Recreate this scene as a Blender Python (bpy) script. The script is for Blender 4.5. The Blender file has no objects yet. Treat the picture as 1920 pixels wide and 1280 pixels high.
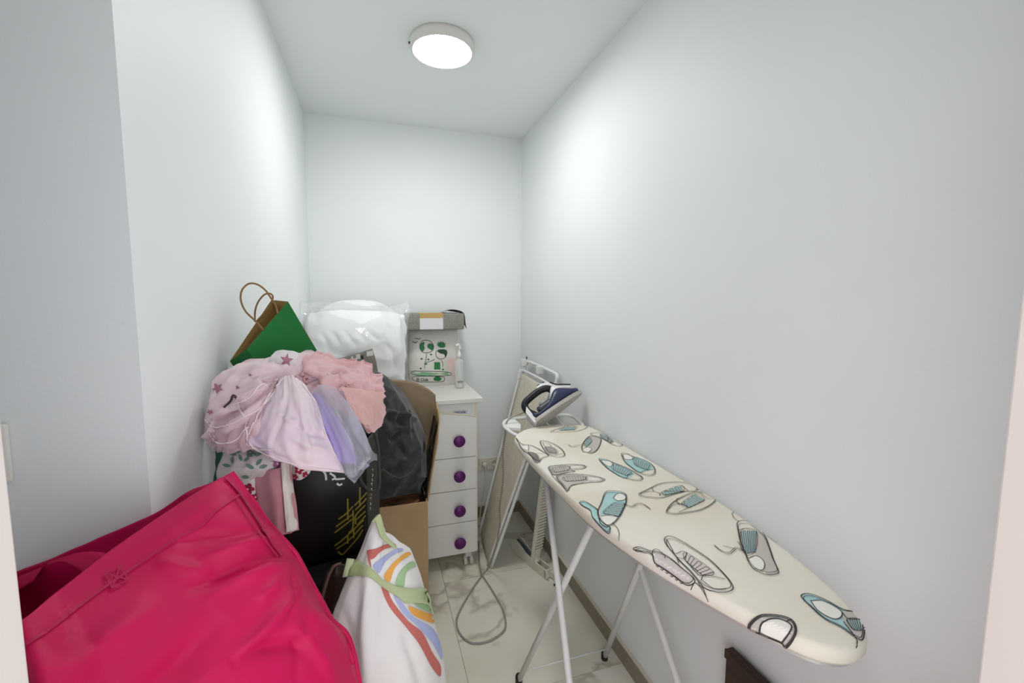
import bpy, bmesh, math, random
from mathutils import Vector, Matrix, noise, geometry
from mathutils.bvhtree import BVHTree
random.seed(4)
sc = bpy.context.scene
C = sc.collection
# ------------------------------------------------------------------ camera
F_PX, YAW, PITCH, ROLL, EYE = 804.06, 0.3068, 0.0928, -0.0037, 1.457
cy_, sy_, cp_, sp_ = math.cos(YAW), math.sin(YAW), math.cos(PITCH), math.sin(PITCH)
fwd = Vector((sy_*cp_, cy_*cp_, -sp_)); rt = Vector((cy_, -sy_, 0)); dn = fwd.cross(rt)
cr, sr = math.cos(ROLL), math.sin(ROLL)
RT = cr*rt + sr*dn; DN = -sr*rt + cr*dn
EYEV = Vector((0, 0, EYE))
cam = bpy.data.objects.new('camera', bpy.data.cameras.new('camera')); C.objects.link(cam)
m3 = Matrix((RT, -DN, -fwd)).transposed()
cam.matrix_world = Matrix.Translation(EYEV) @ m3.to_4x4()
cam.data.sensor_width = 36; cam.data.lens = F_PX/1920*36; cam.data.clip_start = 0.02
sc.camera = cam
# ------------------------------------------------------------------ light and exposure
LAMP_W = 61.0
w = bpy.data.worlds.new('hall_light'); sc.world = w; w.use_nodes = True
w.node_tree.nodes['Background'].inputs[0].default_value = (0.95, 0.97, 1.0, 1)
w.node_tree.nodes['Background'].inputs[1].default_value = 2.1
vs = sc.view_settings
vs.view_transform = 'Standard'; vs.look = 'None'; vs.gamma = 1; vs.use_curve_mapping = False; vs.exposure = 0.0

# ------------------------------------------------------------------ helpers
def ray(px, py): return RT*((px-960)/F_PX) + DN*((py-640)/F_PX) + fwd
def PY(px, py, Y): d = ray(px, py); return EYEV + d*(Y/d.y)
def PX(px, py, X): d = ray(px, py); return EYEV + d*(X/d.x)
def PZ(px, py, Z): d = ray(px, py); return EYEV + d*((Z-EYE)/d.z)
MATS = {}
def mat(name, col, rough=0.6, metal=0.0, noise_amt=0.0, nscale=20.0, bump=0.0, bscale=200.0, spec=0.4, col2=None, sheen=0.0, sub=0.0, stretch=None):
    if name in MATS: return MATS[name]
    m = bpy.data.materials.new(name); m.use_nodes = True
    nt = m.node_tree; b = nt.nodes['Principled BSDF']
    b.inputs['Base Color'].default_value = (*col, 1); b.inputs['Roughness'].default_value = rough
    b.inputs['Metallic'].default_value = metal; b.inputs['Specular IOR Level'].default_value = spec
    if sheen: b.inputs['Sheen Weight'].default_value = sheen
    tc = nt.nodes.new('ShaderNodeTexCoord'); src = tc.outputs['Object']
    if stretch:
        mp = nt.nodes.new('ShaderNodeMapping'); mp.inputs['Scale'].default_value = stretch
        nt.links.new(src, mp.inputs[0]); src = mp.outputs[0]
    if noise_amt or col2:
        n = nt.nodes.new('ShaderNodeTexNoise'); n.inputs['Scale'].default_value = nscale; n.inputs['Detail'].default_value = 5
        nt.links.new(src, n.inputs['Vector'])
        r = nt.nodes.new('ShaderNodeValToRGB')
        c2 = col2 or tuple(max(0, c*(1-noise_amt)) for c in col)
        r.color_ramp.elements[0].color = (*c2, 1); r.color_ramp.elements[1].color = (*col, 1)
        r.color_ramp.elements[0].position = 0.35; r.color_ramp.elements[1].position = 0.62
        nt.links.new(n.outputs['Fac'], r.inputs[0]); nt.links.new(r.outputs[0], b.inputs['Base Color'])
    if bump:
        n2 = nt.nodes.new('ShaderNodeTexNoise'); n2.inputs['Scale'].default_value = bscale; n2.inputs['Detail'].default_value = 3
        nt.links.new(src, n2.inputs['Vector'])
        bp = nt.nodes.new('ShaderNodeBump'); bp.inputs['Strength'].default_value = bump; bp.inputs['Distance'].default_value = 0.002
        nt.links.new(n2.outputs['Fac'], bp.inputs['Height']); nt.links.new(bp.outputs[0], b.inputs['Normal'])
    MATS[name] = m; return m
def see_through(name, col, alpha, rough=0.2, spec=0.5, transl=0.0):
    if name in MATS: return MATS[name]
    m = bpy.data.materials.new(name); m.use_nodes = True; nt = m.node_tree
    b = nt.nodes['Principled BSDF']; out = nt.nodes['Material Output']
    b.inputs['Base Color'].default_value = (*col, 1); b.inputs['Roughness'].default_value = rough; b.inputs['Specular IOR Level'].default_value = spec
    tr = nt.nodes.new('ShaderNodeBsdfTransparent'); mx = nt.nodes.new('ShaderNodeMixShader'); mx.inputs[0].default_value = alpha
    nt.links.new(tr.outputs[0], mx.inputs[1])
    if transl:
        tl = nt.nodes.new('ShaderNodeBsdfTranslucent'); tl.inputs[0].default_value = (*col, 1)
        m2 = nt.nodes.new('ShaderNodeMixShader'); m2.inputs[0].default_value = transl
        nt.links.new(b.outputs[0], m2.inputs[1]); nt.links.new(tl.outputs[0], m2.inputs[2]); nt.links.new(m2.outputs[0], mx.inputs[2])
    else:
        nt.links.new(b.outputs[0], mx.inputs[2])
    nt.links.new(mx.outputs[0], out.inputs[0]); MATS[name] = m; return m
def srgb(r, g, b):
    f = lambda v: (v/255/12.92) if v/255 <= 0.04045 else ((v/255+0.055)/1.055)**2.4
    return (f(r), f(g), f(b))

def thing(name, label, cat, loc=(0, 0, 0), group=None, rot=None):
    o = bpy.data.objects.new(name, None); C.objects.link(o); o.location = loc; o.empty_display_size = 0.05
    if rot: o.rotation_euler = rot
    o['label'] = label; o['category'] = cat
    if group: o['group'] = group
    return o
def tag(o, label, cat, group=None):
    o['label'] = label; o['category'] = cat
    if group: o['group'] = group
    return o
def obj(name, bm, m, parent=None, smooth=False, label=None, world=True):
    if isinstance(bm, bpy.types.Mesh): me = bm
    else:
        me = bpy.data.meshes.new(name); bm.to_mesh(me); bm.free()
    if smooth:
        for p in me.polygons: p.use_smooth = True
    o = bpy.data.objects.new(name, me); C.objects.link(o)
    if m and not me.materials: me.materials.append(m)
    if parent:
        o.parent = parent
        if world:   # vertices were given in world space
            M = Matrix.Translation(parent.location) if parent.type == 'EMPTY' else parent.matrix_world
            root = parent
            loc = Vector((0, 0, 0))
            while root: loc += root.location; root = root.parent
            o.location = -loc
    if label: o['label'] = label
    return o
def struct(name, bm, m, parent=None):
    o = obj(name, bm, m, parent); o['kind'] = 'structure'; return o
def B(): return bmesh.new()
def box(bm, x0, x1, y0, y1, z0, z1, bev=0.0, seg=2):
    r = bmesh.ops.create_cube(bm, size=1)
    vs_ = r['verts']
    for v in vs_:
        v.co = Vector(((x0+x1)/2+v.co.x*(x1-x0), (y0+y1)/2+v.co.y*(y1-y0), (z0+z1)/2+v.co.z*(z1-z0)))
    if bev:
        es = list({e for v in vs_ for e in v.link_edges})
        bmesh.ops.bevel(bm, geom=es, offset=bev, segments=seg, profile=0.5, affect='EDGES')
    return bm
def cr4(p0, p1, p2, p3, t):
    return 0.5*((2*p1)+(p2-p0)*t+(2*p0-5*p1+4*p2-p3)*t*t+(3*p1-p0-3*p2+p3)*t**3)
def crc(pts, t, closed=False):
    n = len(pts)
    if closed:
        s = t*n; i = int(math.floor(s)); f = s-i
        return cr4(pts[(i-1) % n], pts[i % n], pts[(i+1) % n], pts[(i+2) % n], f)
    s = t*(n-1); i = min(int(s), n-2); f = s-i
    a = pts[i-1] if i > 0 else pts[0]*2-pts[1]
    d = pts[i+2] if i+2 < n else pts[-1]*2-pts[-2]
    return cr4(a, pts[i], pts[i+1], d, f)
def curve(pts, n, closed=False):
    pts = [Vector(p) for p in pts]
    if closed: return [crc(pts, k/n, True) for k in range(n)]
    return [crc(pts, k/(n-1)) for k in range(n)]
def tube(bm, pts, r, seg=8, closed=False, caps=True):
    pts = [Vector(p) for p in pts]; n = len(pts); rings = []
    up = None
    for i in range(n):
        a = pts[(i-1) % n] if (closed or i > 0) else pts[0]; b = pts[(i+1) % n] if (closed or i < n-1) else pts[-1]
        t = (b-a).normalized()
        if up is None:
            up = Vector((0, 0, 1)) if abs(t.z) < 0.9 else Vector((1, 0, 0))
        s = t.cross(up)
        if s.length < 1e-5: s = t.orthogonal()
        s.normalize(); up = s.cross(t).normalized()
        rr = r(i/(n-1)) if callable(r) else r
        rings.append([bm.verts.new(pts[i]+(s*math.cos(2*math.pi*k/seg)+up*math.sin(2*math.pi*k/seg))*rr) for k in range(seg)])
    for i in range(n if closed else n-1):
        A, D = rings[i], rings[(i+1) % n]
        for k in range(seg): bm.faces.new((A[k], A[(k+1) % seg], D[(k+1) % seg], D[k]))
    if caps and not closed:
        bm.faces.new(rings[0][::-1]); bm.faces.new(rings[-1])
    return bm
def rings_mesh(bm, rings, cap0=True, cap1=True):
    R = [[bm.verts.new(p) for p in r] for r in rings]; n = len(R[0])
    for a, b in zip(R, R[1:]):
        for k in range(n): bm.faces.new((a[k], a[(k+1) % n], b[(k+1) % n], b[k]))
    if cap0: bm.faces.new(R[0][::-1])
    if cap1: bm.faces.new(R[-1])
    return bm
def lathe(bm, prof, cx, cy, seg=32, axis='z', z0=0):
    rings = []
    for r, h in prof:
        rings.append([Vector((cx+r*math.cos(2*math.pi*k/seg), cy+r*math.sin(2*math.pi*k/seg), z0+h)) if axis == 'z' else
                      Vector((cx+r*math.cos(2*math.pi*k/seg), z0-h, cy+r*math.sin(2*math.pi*k/seg))) for k in range(seg)])
    rings_mesh(bm, rings, prof[0][0] > 1e-4, prof[-1][0] > 1e-4)
    bmesh.ops.remove_doubles(bm, verts=bm.verts, dist=1e-6); bmesh.ops.recalc_face_normals(bm, faces=bm.faces); return bm
def prism(bm, poly, vec):
    n = len(poly); a = [bm.verts.new(Vector(p)) for p in poly]; b = [bm.verts.new(Vector(p)+Vector(vec)) for p in poly]
    bm.faces.new(a[::-1]); bm.faces.new(b)
    for i in range(n): bm.faces.new((a[i], a[(i+1) % n], b[(i+1) % n], b[i]))
    bmesh.ops.recalc_face_normals(bm, faces=bm.faces); return bm
def patch(net, nu, nv, closed=False):
    net = [[Vector(p) for p in r] for r in net]
    nc = nu if closed else nu
    rows = [[crc(r, (k/nu if closed else k/(nu-1)), closed) for k in range(nc)] for r in net]
    return [[crc([rows[i][k] for i in range(len(rows))], j/(nv-1)) for k in range(nc)] for j in range(nv)]
def displace(g, fn, closed=False):
    nv, nu = len(g), len(g[0]); out = []
    for j in range(nv):
        row = []
        for k in range(nu):
            a = g[j][(k+1) % nu] if (closed or k < nu-1) else g[j][k]; b = g[j][k-1] if (closed or k > 0) else g[j][k]
            c = g[min(j+1, nv-1)][k]; d = g[max(j-1, 0)][k]
            n = (a-b).cross(c-d)
            if n.length > 1e-12: n.normalize()
            if n.dot(EYEV-g[j][k]) < 0 and not closed: n = -n
            row.append(g[j][k]+n*fn(k/(nu-1), j/(nv-1)))
        out.append(row)
    return out
def grid_bm(g, closed=False):
    bm = B(); V = [[bm.verts.new(p) for p in r] for r in g]; nu = len(g[0])
    for j in range(len(g)-1):
        for k in range(nu if closed else nu-1):
            bm.faces.new((V[j][k], V[j][(k+1) % nu], V[j+1][(k+1) % nu], V[j+1][k]))
    return bm
def face_camera(bm):
    bm.normal_update(); s = 0
    for f in bm.faces: s += f.normal.dot(EYEV-f.calc_center_median())*f.calc_area()
    if s < 0: bmesh.ops.reverse_faces(bm, faces=bm.faces)
def sheet(name, net, m, parent, nu=60, nv=60, fold=None, thick=0.003, closed=False, label=None, cre=None):
    g = patch(net, nu, nv, closed)
    if fold: g = displace(g, fold, closed)
    if cre: g = creases(g, cre)
    bm = grid_bm(g, closed); face_camera(bm)
    o = obj(name, bm, m, parent, True, label)
    if thick:
        s = o.modifiers.new('thickness', 'SOLIDIFY'); s.thickness = thick; s.offset = -1
    return o, g
def lump(name, net, m, parent, nu=60, nv=60, fold=None, depth=0.1, ddir=(0, 1, 0), label=None, pw=0.5, cre=None):
    g = patch(net, nu, nv)
    if fold: g = displace(g, lambda u, v: fold(u, v)*min(1, 14*u*(1-u))*min(1, 14*v*(1-v)))
    if cre: g = creases(g, cre)
    bm = B(); V = [[bm.verts.new(p) for p in r] for r in g]; dd = Vector(ddir)
    W = [[V[j][k] if (j in (0, nv-1) or k in (0, nu-1)) else
          bm.verts.new(g[j][k]+dd*depth*(16*(k/(nu-1))*(1-k/(nu-1))*(j/(nv-1))*(1-j/(nv-1)))**pw) for k in range(nu)] for j in range(nv)]
    for j in range(nv-1):
        for k in range(nu-1):
            bm.faces.new((V[j][k], V[j][k+1], V[j+1][k+1], V[j+1][k]))
            try: bm.faces.new((W[j][k], W[j+1][k], W[j+1][k+1], W[j][k+1]))
            except ValueError: pass
    bmesh.ops.recalc_face_normals(bm, faces=bm.faces)
    return obj(name, bm, m, parent, True, label), g
def nz(x, y, z=0): return noise.noise(Vector((x, y, z)))
def ridge(x, y, z=0): return 1-2*abs(nz(x, y, z))
def to_px(p):
    q = p-EYEV; z = q.dot(fwd); return 960+F_PX*q.dot(RT)/z, 640+F_PX*q.dot(DN)/z
def seg_d(px, py, a, b, t0, ts):
    dx, dy = b[0]-a[0], b[1]-a[1]; L = dx*dx+dy*dy
    t = max(0, min(1, ((px-a[0])*dx+(py-a[1])*dy)/L)) if L else 0
    return math.hypot(px-a[0]-t*dx, py-a[1]-t*dy), t0+t*ts
def creases(g, lst, toward=None):
    """push a cloth surface out (+) or in (-) along traced fold lines: (points, width, height)"""
    out = []
    nv, nu = len(g), len(g[0])
    for j in range(nv):
        row = []
        for k in range(nu):
            p = g[j][k]; x, y = to_px(p); d = 0
            for pts, wd, amp in lst:
                n_ = len(pts)-1
                m, t_ = min(seg_d(x, y, a, b, i_/n_, 1/n_) for i_, (a, b) in enumerate(zip(pts, pts[1:])))
                if m < wd*3: d += amp*math.exp(-(m/wd)**2)*math.sin(math.pi*min(max(t_, .0), 1.0))**.7 if 0 < t_ < 1 else 0
            if d:
                a = g[j][min(k+1, nu-1)]-g[j][max(k-1, 0)]; b = g[min(j+1, nv-1)][k]-g[max(j-1, 0)][k]; n = a.cross(b)
                if n.length > 1e-12:
                    n.normalize()
                    if n.dot(EYEV-p) < 0: n = -n
                    p = p+n*d
            row.append(p)
        out.append(row)
    return out
def bvh_of(*objs):
    vs_, fs = [], []
    for o in objs:
        off = len(vs_); loc = Vector((0, 0, 0)); p = o
        while p: loc += p.location; p = p.parent
        vs_ += [v.co+loc for v in o.data.vertices]; fs += [[i+off for i in p_.vertices] for p_ in o.data.polygons]
    return BVHTree.FromPolygons(vs_, fs)
def cast(bv, px, py, lift=0.0012):
    d = ray(px, py).normalized(); h = bv.ray_cast(EYEV, d)
    if h[0] is None: return None
    n = h[1] if h[1].dot(d) < 0 else -h[1]
    return h[0]+n*lift, n
def print_line(bm, bv, pts, wd=0.0022, closed=False, lift=0.0016, dense=4):
    """a printed line lying on the surface: pts trace it"""
    P = [Vector((x, y, 0)) for x, y in pts]; n = len(P)*dense
    Q = curve(P, n, closed)
    if closed: Q.append(Q[0])
    hits = [cast(bv, q.x, q.y, lift) for q in Q]; prev = None
    for i in range(len(hits)):
        if hits[i] is None: prev = None; continue
        j = i+1 if i+1 < len(hits) and hits[i+1] else i; k = i-1 if i > 0 and hits[i-1] else i
        t = hits[j][0]-hits[k][0]
        if t.length < 1e-7 or t.length > 0.12: prev = None; continue
        s = t.normalized().cross(hits[i][1]).normalized()*wd/2
        cur = (bm.verts.new(hits[i][0]+s), bm.verts.new(hits[i][0]-s))
        if prev: bm.faces.new((prev[0], prev[1], cur[1], cur[0]))
        prev = cur
def print_fill(bm, bv, pts, lift=0.001, step=None, smooth=True):
    P = [Vector((x, y)) for x, y in pts]
    if smooth: P = [Vector((q.x, q.y)) for q in curve([Vector((x, y, 0)) for x, y in pts], len(pts)*3, True)]
    x0, x1 = min(p.x for p in P), max(p.x for p in P); y0, y1 = min(p.y for p in P), max(p.y for p in P)
    st = step or max(3.0, (x1-x0)/14)
    inner = []
    x = x0+st/2
    while x < x1:
        y = y0+st/2
        while y < y1:
            c = 0
            for i in range(len(P)):
                a, b = P[i], P[(i+1) % len(P)]
                if (a.y > y) != (b.y > y) and x < (b.x-a.x)*(y-a.y)/(b.y-a.y)+a.x: c ^= 1
            if c: inner.append(Vector((x, y)))
            y += st
        x += st
    n = len(P)
    V, E, Fs, *_ = geometry.delaunay_2d_cdt(P+inner, [(i, (i+1) % n) for i in range(n)], [list(range(n))], 1, 1e-4)
    H = [cast(bv, v.x, v.y, lift) for v in V]
    vv = [bm.verts.new(h[0]) if h else None for h in H]
    for f in Fs:
        if all(vv[i] for i in f):
            p = [vv[i] for i in f]
            if max((p[0].co-p[1].co).length, (p[1].co-p[2].co).length) < 0.1:
                try: bm.faces.new(p)
                except ValueError: pass
    for v in list(bm.verts):
        if not v.link_faces: bm.verts.remove(v)
def fin(bm):
    face_camera(bm); return bm
# ------------------------------------------------------------------ the room
XR, XL, YB, YN, ZC = 0.927, -0.359, 2.732, 0.82, 2.5
XNL, YD0, YD1, JL, JR = -0.86, 0.10, 0.25, -0.167, 0.617
wallm = mat('wall_paint', (0.87, 0.905, 0.915), 0.55, bump=0.12, bscale=140, noise_amt=0.02, nscale=3)
ceilm = mat('ceiling_paint', (0.86, 0.895, 0.88), 0.7, bump=0.1, bscale=120)
woodm = mat('door_frame_lacquer', srgb(222, 213, 207), 0.4)
def wall(name, *a): return struct(name, box(B(), *a), wallm)
wall('wall_back', XL-0.1, XR+0.1, YB, YB+0.1, -0.05, ZC)
wall('wall_right', XR, XR+0.1, YD0, YB, -0.05, ZC)
wall('wall_left', XNL-0.1, XL, YN, YB, -0.05, ZC)          # the thick block whose end faces the doorway
wall('wall_left_near', XNL-0.1, XNL, YD0, YN, -0.05, ZC)
bm = B(); box(bm, XNL-0.1, JL-0.03, YD0, YD1, -0.05, ZC); struct('wall_front_left', bm, wallm)
bm = B(); box(bm, JR+0.03, XR, YD0, YD1, -0.05, ZC); struct('wall_front_right', bm, wallm)
bm = B(); box(bm, JL-0.03, JR+0.03, YD0, YD1, 2.08, ZC); struct('wall_front_top', bm, wallm)
struct('trim_1', box(B(), JL-0.03, JL, YD0-0.01, YD1+0.008, 0, 2.05, 0.002), woodm)
struct('trim_2', box(B(), JR, JR+0.03, YD0-0.01, YD1+0.008, 0, 2.05, 0.002), woodm)
struct('trim_3', box(B(), JL-0.03, JR+0.03, YD0-0.01, YD1+0.008, 2.05, 2.08, 0.002), woodm)
struct('ceiling', box(B(), XNL-0.1, XR+0.1, YD0, YB+0.1, ZC, ZC+0.08), ceilm)
# marble tile floor
def marble():
    m = bpy.data.materials.new('veined_marble_tile'); m.use_nodes = True; nt = m.node_tree; b = nt.nodes['Principled BSDF']
    b.inputs['Roughness'].default_value = 0.22
    tc = nt.nodes.new('ShaderNodeTexCoord'); oi = nt.nodes.new('ShaderNodeObjectInfo')
    ad = nt.nodes.new('ShaderNodeVectorMath'); ad.operation = 'MULTIPLY_ADD'
    cb = nt.nodes.new('ShaderNodeCombineXYZ'); nt.links.new(oi.outputs['Random'], cb.inputs[2])
    ad.inputs[1].default_value = (1, 1, 7)
    ad2 = nt.nodes.new('ShaderNodeVectorMath'); ad2.operation = 'ADD'
    nt.links.new(cb.outputs[0], ad.inputs[0]); nt.links.new(tc.outputs['Object'], ad.inputs[2])
    n0 = nt.nodes.new('ShaderNodeTexNoise'); n0.inputs['Scale'].default_value = 2.2; n0.inputs['Detail'].default_value = 6
    nt.links.new(ad.outputs[0], n0.inputs['Vector'])
    r0 = nt.nodes.new('ShaderNodeValToRGB'); e = r0.color_ramp.elements
    e[0].position = .3; e[0].color = (*srgb(222, 217, 198), 1); e[1].position = .7; e[1].color = (*srgb(242, 240, 226), 1)
    nt.links.new(n0.outputs['Fac'], r0.inputs[0])
    n1 = nt.nodes.new('ShaderNodeTexNoise'); n1.inputs['Scale'].default_value = 1.25; n1.inputs['Detail'].default_value = 5; n1.inputs['Distortion'].default_value = .35
    nt.links.new(ad.outputs[0], n1.inputs['Vector'])
    r1 = nt.nodes.new('ShaderNodeValToRGB'); e = r1.color_ramp.elements
    e[0].position = .482; e[0].color = (0, 0, 0, 1); e[1].position = .518; e[1].color = (0, 0, 0, 1)
    k = e.new(.5); k.color = (1, 1, 1, 1)
    nt.links.new(n1.outputs['Fac'], r1.inputs[0])
    mx = nt.nodes.new('ShaderNodeMix'); mx.data_type = 'RGBA'; mx.inputs['B'].default_value = (*srgb(128, 112, 84), 1)
    mu = nt.nodes.new('ShaderNodeMath'); mu.operation = 'MULTIPLY'; mu.inputs[1].default_value = .45
    nt.links.new(r1.outputs[0], mu.inputs[0]); nt.links.new(mu.outputs[0], mx.inputs['Factor']); nt.links.new(r0.outputs[0], mx.inputs['A'])
    nt.links.new(mx.outputs['Result'], b.inputs['Base Color']); return m
groutm = mat('grout', srgb(176, 172, 160), 0.8)
floor = struct('floor', box(B(), XNL-0.1, XR+0.1, -0.6, YB+0.1, -0.06, -0.002), groutm)
mb = marble(); TS = 0.71
tile_me = bpy.data.meshes.new('tile'); bm = box(B(), 0.0012, TS-0.0012, 0.0012, TS-0.0012, -0.008, 0.0, 0.0008, 1); bm.to_mesh(tile_me); bm.free(); tile_me.materials.append(mb)
for i in range(-2, 1):
    for j in range(-2, 2):
        o = bpy.data.objects.new('tile', tile_me); C.objects.link(o); o.parent = floor; o.location = (0.303+i*TS, 1.40+j*TS, 0)
basem = mat('baseboard_tile', srgb(150, 139, 122), 0.4, noise_amt=0.15, nscale=6)
caulk = mat('baseboard_top_edge', srgb(214, 208, 192), 0.6)
def baseb(name, x0, x1, y0, y1):
    o = struct(name, box(B(), x0, x1, y0, y1, 0, 0.075, 0.001, 1), basem)
    e = obj('top_edge', box(B(), x0-0.0005, x1, y0-0.0005, y1, 0.0752, 0.082, 0.001, 1), caulk, o)
baseb('baseboard_right', XR-0.012, XR, YD1, YB-0.012)
baseb('baseboard_back', XL, XR, YB-0.012, YB)

# ------------------------------------------------------------------ ceiling lamp
lampm = mat('lamp_rim', srgb(225, 222, 218), 0.5)
em = bpy.data.materials.new('lamp_diffuser'); em.use_nodes = True
eb = em.node_tree.nodes['Principled BSDF']; eb.inputs['Base Color'].default_value = (.9, .9, .88, 1)
eb.inputs['Emission Color'].default_value = (1.0, 0.99, 0.955, 1); eb.inputs['Emission Strength'].default_value = LAMP_W
LX, LY = 0.283, 1.842
lamp = thing('ceiling_lamp', 'round white flush ceiling lamp, glowing', 'lamp', (LX, LY, ZC))
obj('rim', lathe(B(), [(0.128, ZC-0.0005), (0.128, ZC-0.012), (0.125, ZC-0.036), (0.119, ZC-0.040), (0.116, ZC-0.036), (0.116, ZC-0.0006)], LX, LY, 64), lampm, lamp, True)
obj('diffuser', lathe(B(), [(0.1155, ZC-0.030), (0.1155, ZC-0.039), (0.10, ZC-0.042), (0.05, ZC-0.0435), (0.0001, ZC-0.044)], LX, LY, 64), em, lamp, True)
obj('clip', box(B(), LX-0.1335, LX-0.127, LY+0.01, LY+0.016, ZC-0.02, ZC-0.012, 0.001), mat('lamp_clip', (.1, .1, .1), .5), lamp)

# ------------------------------------------------------------------ switch and sockets
plast = mat('white_plastic', srgb(232, 230, 224), 0.35)
sw = thing('light_switch', 'white light switch on the grey left wall end', 'light switch', (-0.565, YN, 1.233))
obj('frame', box(B(), -0.605, -0.523, YN-0.010, YN-0.0005, 1.186, 1.276, 0.004), plast, sw)
obj('rocker', box(B(), -0.592, -0.536, YN-0.0145, YN-0.0098, 1.199, 1.263, 0.002), plast, sw)
ivory = mat('socket_plastic', srgb(226, 222, 206), 0.4)
dark = mat('socket_hole', (.03, .03, .03), .6)
sk = thing('wall_socket', 'white double wall socket low on the back wall beside the chest', 'socket', (0.705, YB, 0.37))
obj('frame', box(B(), 0.632, 0.778, YB-0.010, YB-0.0005, 0.325, 0.409, 0.003), ivory, sk)
for x in (0.670, 0.741):
    bm = lathe(B(), [(0.0225, 0.0095), (0.0225, 0.0125), (0.0195, 0.0125), (0.0185, 0.0103), (0.0001, 0.0103)], x, 0.369, 28, 'y', YB)
    r_ = obj('outlet', bm, ivory, sk, True)
    for dx in (-.0095, .0095):
        obj('pin_hole', lathe(B(), [(0.003, 0.0102), (0.003, 0.0108), (0.0001, 0.0108)], x+dx, 0.369, 12, 'y', YB), dark, r_)
cabm = mat('white_cable', srgb(224, 221, 210), 0.5)
pl = thing('power_plug', 'white power plug and cable in the left socket outlet', 'plug', (0.670, YB-0.0135, 0.369))
obj('plug_body', lathe(B(), [(0.018, 0.0135), (0.0185, 0.030), (0.015, 0.038), (0.010, 0.041), (0.0001, 0.042)], 0.670, 0.369, 24, 'y', YB), cabm, pl, True)
obj('cable', tube(B(), curve([(0.670, YB-0.036, 0.365), (0.672, YB-0.045, 0.34), (0.668, YB-0.045, 0.28), (0.655, YB-0.045, 0.18), (0.635, YB-0.05, 0.08), (0.615, YB-0.08, 0.012), (0.575, YB-0.11, 0.006), (0.530, YB-0.10, 0.006), (0.45, YB-0.08, 0.006)], 50), 0.0038, 8), cabm, pl, True)

# ------------------------------------------------------------------ chest of drawers
white = mat('white_laminate', srgb(228, 226, 220), 0.35, noise_amt=0.01)
cream = mat('cream_edge', srgb(238, 230, 210), 0.45)
greyf = mat('drawer_front', srgb(236, 236, 232), 0.4)
purple = mat('purple_knob', srgb(92, 22, 100), 0.35)
FY = 2.205
ch = thing('chest_of_drawers', 'white chest of drawers with purple knobs by the back wall', 'chest', (0.1, 2.46, 0))
obj('body', box(B(), -0.315, 0.507, 2.217, 2.715, 0.078, 0.922, 0.002), cream, ch)
obj('top', box(B(), -0.335, 0.533, 2.190, 2.726, 0.9225, 0.945, 0.002), white, ch, label='white overhanging top board')
obj('fascia', box(B(), -0.30, 0.492, 2.212, 2.2175, 0.80, 0.918, 0.001), greyf, ch)
zs = [(0.627, 0.845), (0.445, 0.623), (0.264, 0.441), (0.084, 0.260)]
kz = [0.722, 0.529, 0.338, 0.157]
for n, (z0, z1) in enumerate(zs):
    if n == 0:
        poly = [(-0.303, FY, z0), (0.497, FY, z0)]+[(0.497-0.8*t/24, FY, z1-0.005+0.045*(1-((t/24-.5)/.5)**2)) for t in range(25)]
        bm = prism(B(), poly, (0, 0.012, 0))
        dr = obj('drawer', bm, greyf, ch)
        edge = [Vector((p[0], FY+0.003, p[2]+0.004)) for p in poly[2:]]
        obj('arched_edge', tube(B(), edge, 0.0045, 6), cream, dr, True)
    else:
        dr = obj('drawer', box(B(), -0.303, 0.497, FY, FY+0.012, z0, z1, 0.0015), greyf, ch)
    for x in (-0.21, 0.403):
        obj('knob', lathe(B(), [(0.012, 0.0002), (0.010, 0.012), (0.026, 0.016), (0.031, 0.020), (0.031, 0.027), (0.027, 0.031), (0.0001, 0.032)], x, kz[n], 32, 'y', FY), purple, dr, True)
lab = obj('maker_label', box(B(), 0.375, 0.452, 2.2105, 2.2122, 0.862, 0.882, 0.0005, 1), mat('label_pale', srgb(205, 208, 214), .5), ch)
def text_mesh(body, size, bold=0.0):
    cu = bpy.data.curves.new('txt', 'FONT'); cu.body = body; cu.size = size; cu.align_x = 'CENTER'; cu.align_y = 'CENTER'; cu.offset = bold; cu.extrude = 0.0003
    t = bpy.data.objects.new('txt', cu); C.objects.link(t); bpy.context.view_layer.update()
    me = bpy.data.meshes.new_from_object(t.evaluated_get(bpy.context.evaluated_depsgraph_get()))
    bpy.data.objects.remove(t); return me
def text_on(body, size, M, m, parent, name='lettering', bold=0.0):
    me = text_mesh(body, size, bold); me.transform(M); me.materials.clear(); me.materials.append(m)
    return obj(name, me, m, parent)
up_face = Matrix(((1, 0, 0, 0), (0, 0, -1, 0), (0, 1, 0, 0), (0, 0, 0, 1)))     # text standing up, facing -y
text_on('micuna', 0.020, Matrix.Translation((0.413, 2.2103, 0.872)) @ up_face, mat('label_ink', srgb(70, 80, 105), .5), lab, bold=0.0004)
cast_m = mat('caster_plastic', srgb(222, 220, 214), 0.4)
for x in (0.455, -0.26):
    for y in (2.235, 2.68):
        bm = B(); box(bm, x-0.018, x+0.018, y-0.02, y+0.02, 0.052, 0.0778, 0.004)
        cs = obj('caster', bm, cast_m, ch)
        for dx in (-0.017, 0.017):
            bm = B(); tube(bm, [(x+dx-0.008, y, 0.0265), (x+dx+0.008, y, 0.0265)], 0.0262, 24)
            obj('wheel', bm, cast_m, cs, True)
ZT = 0.945

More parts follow.
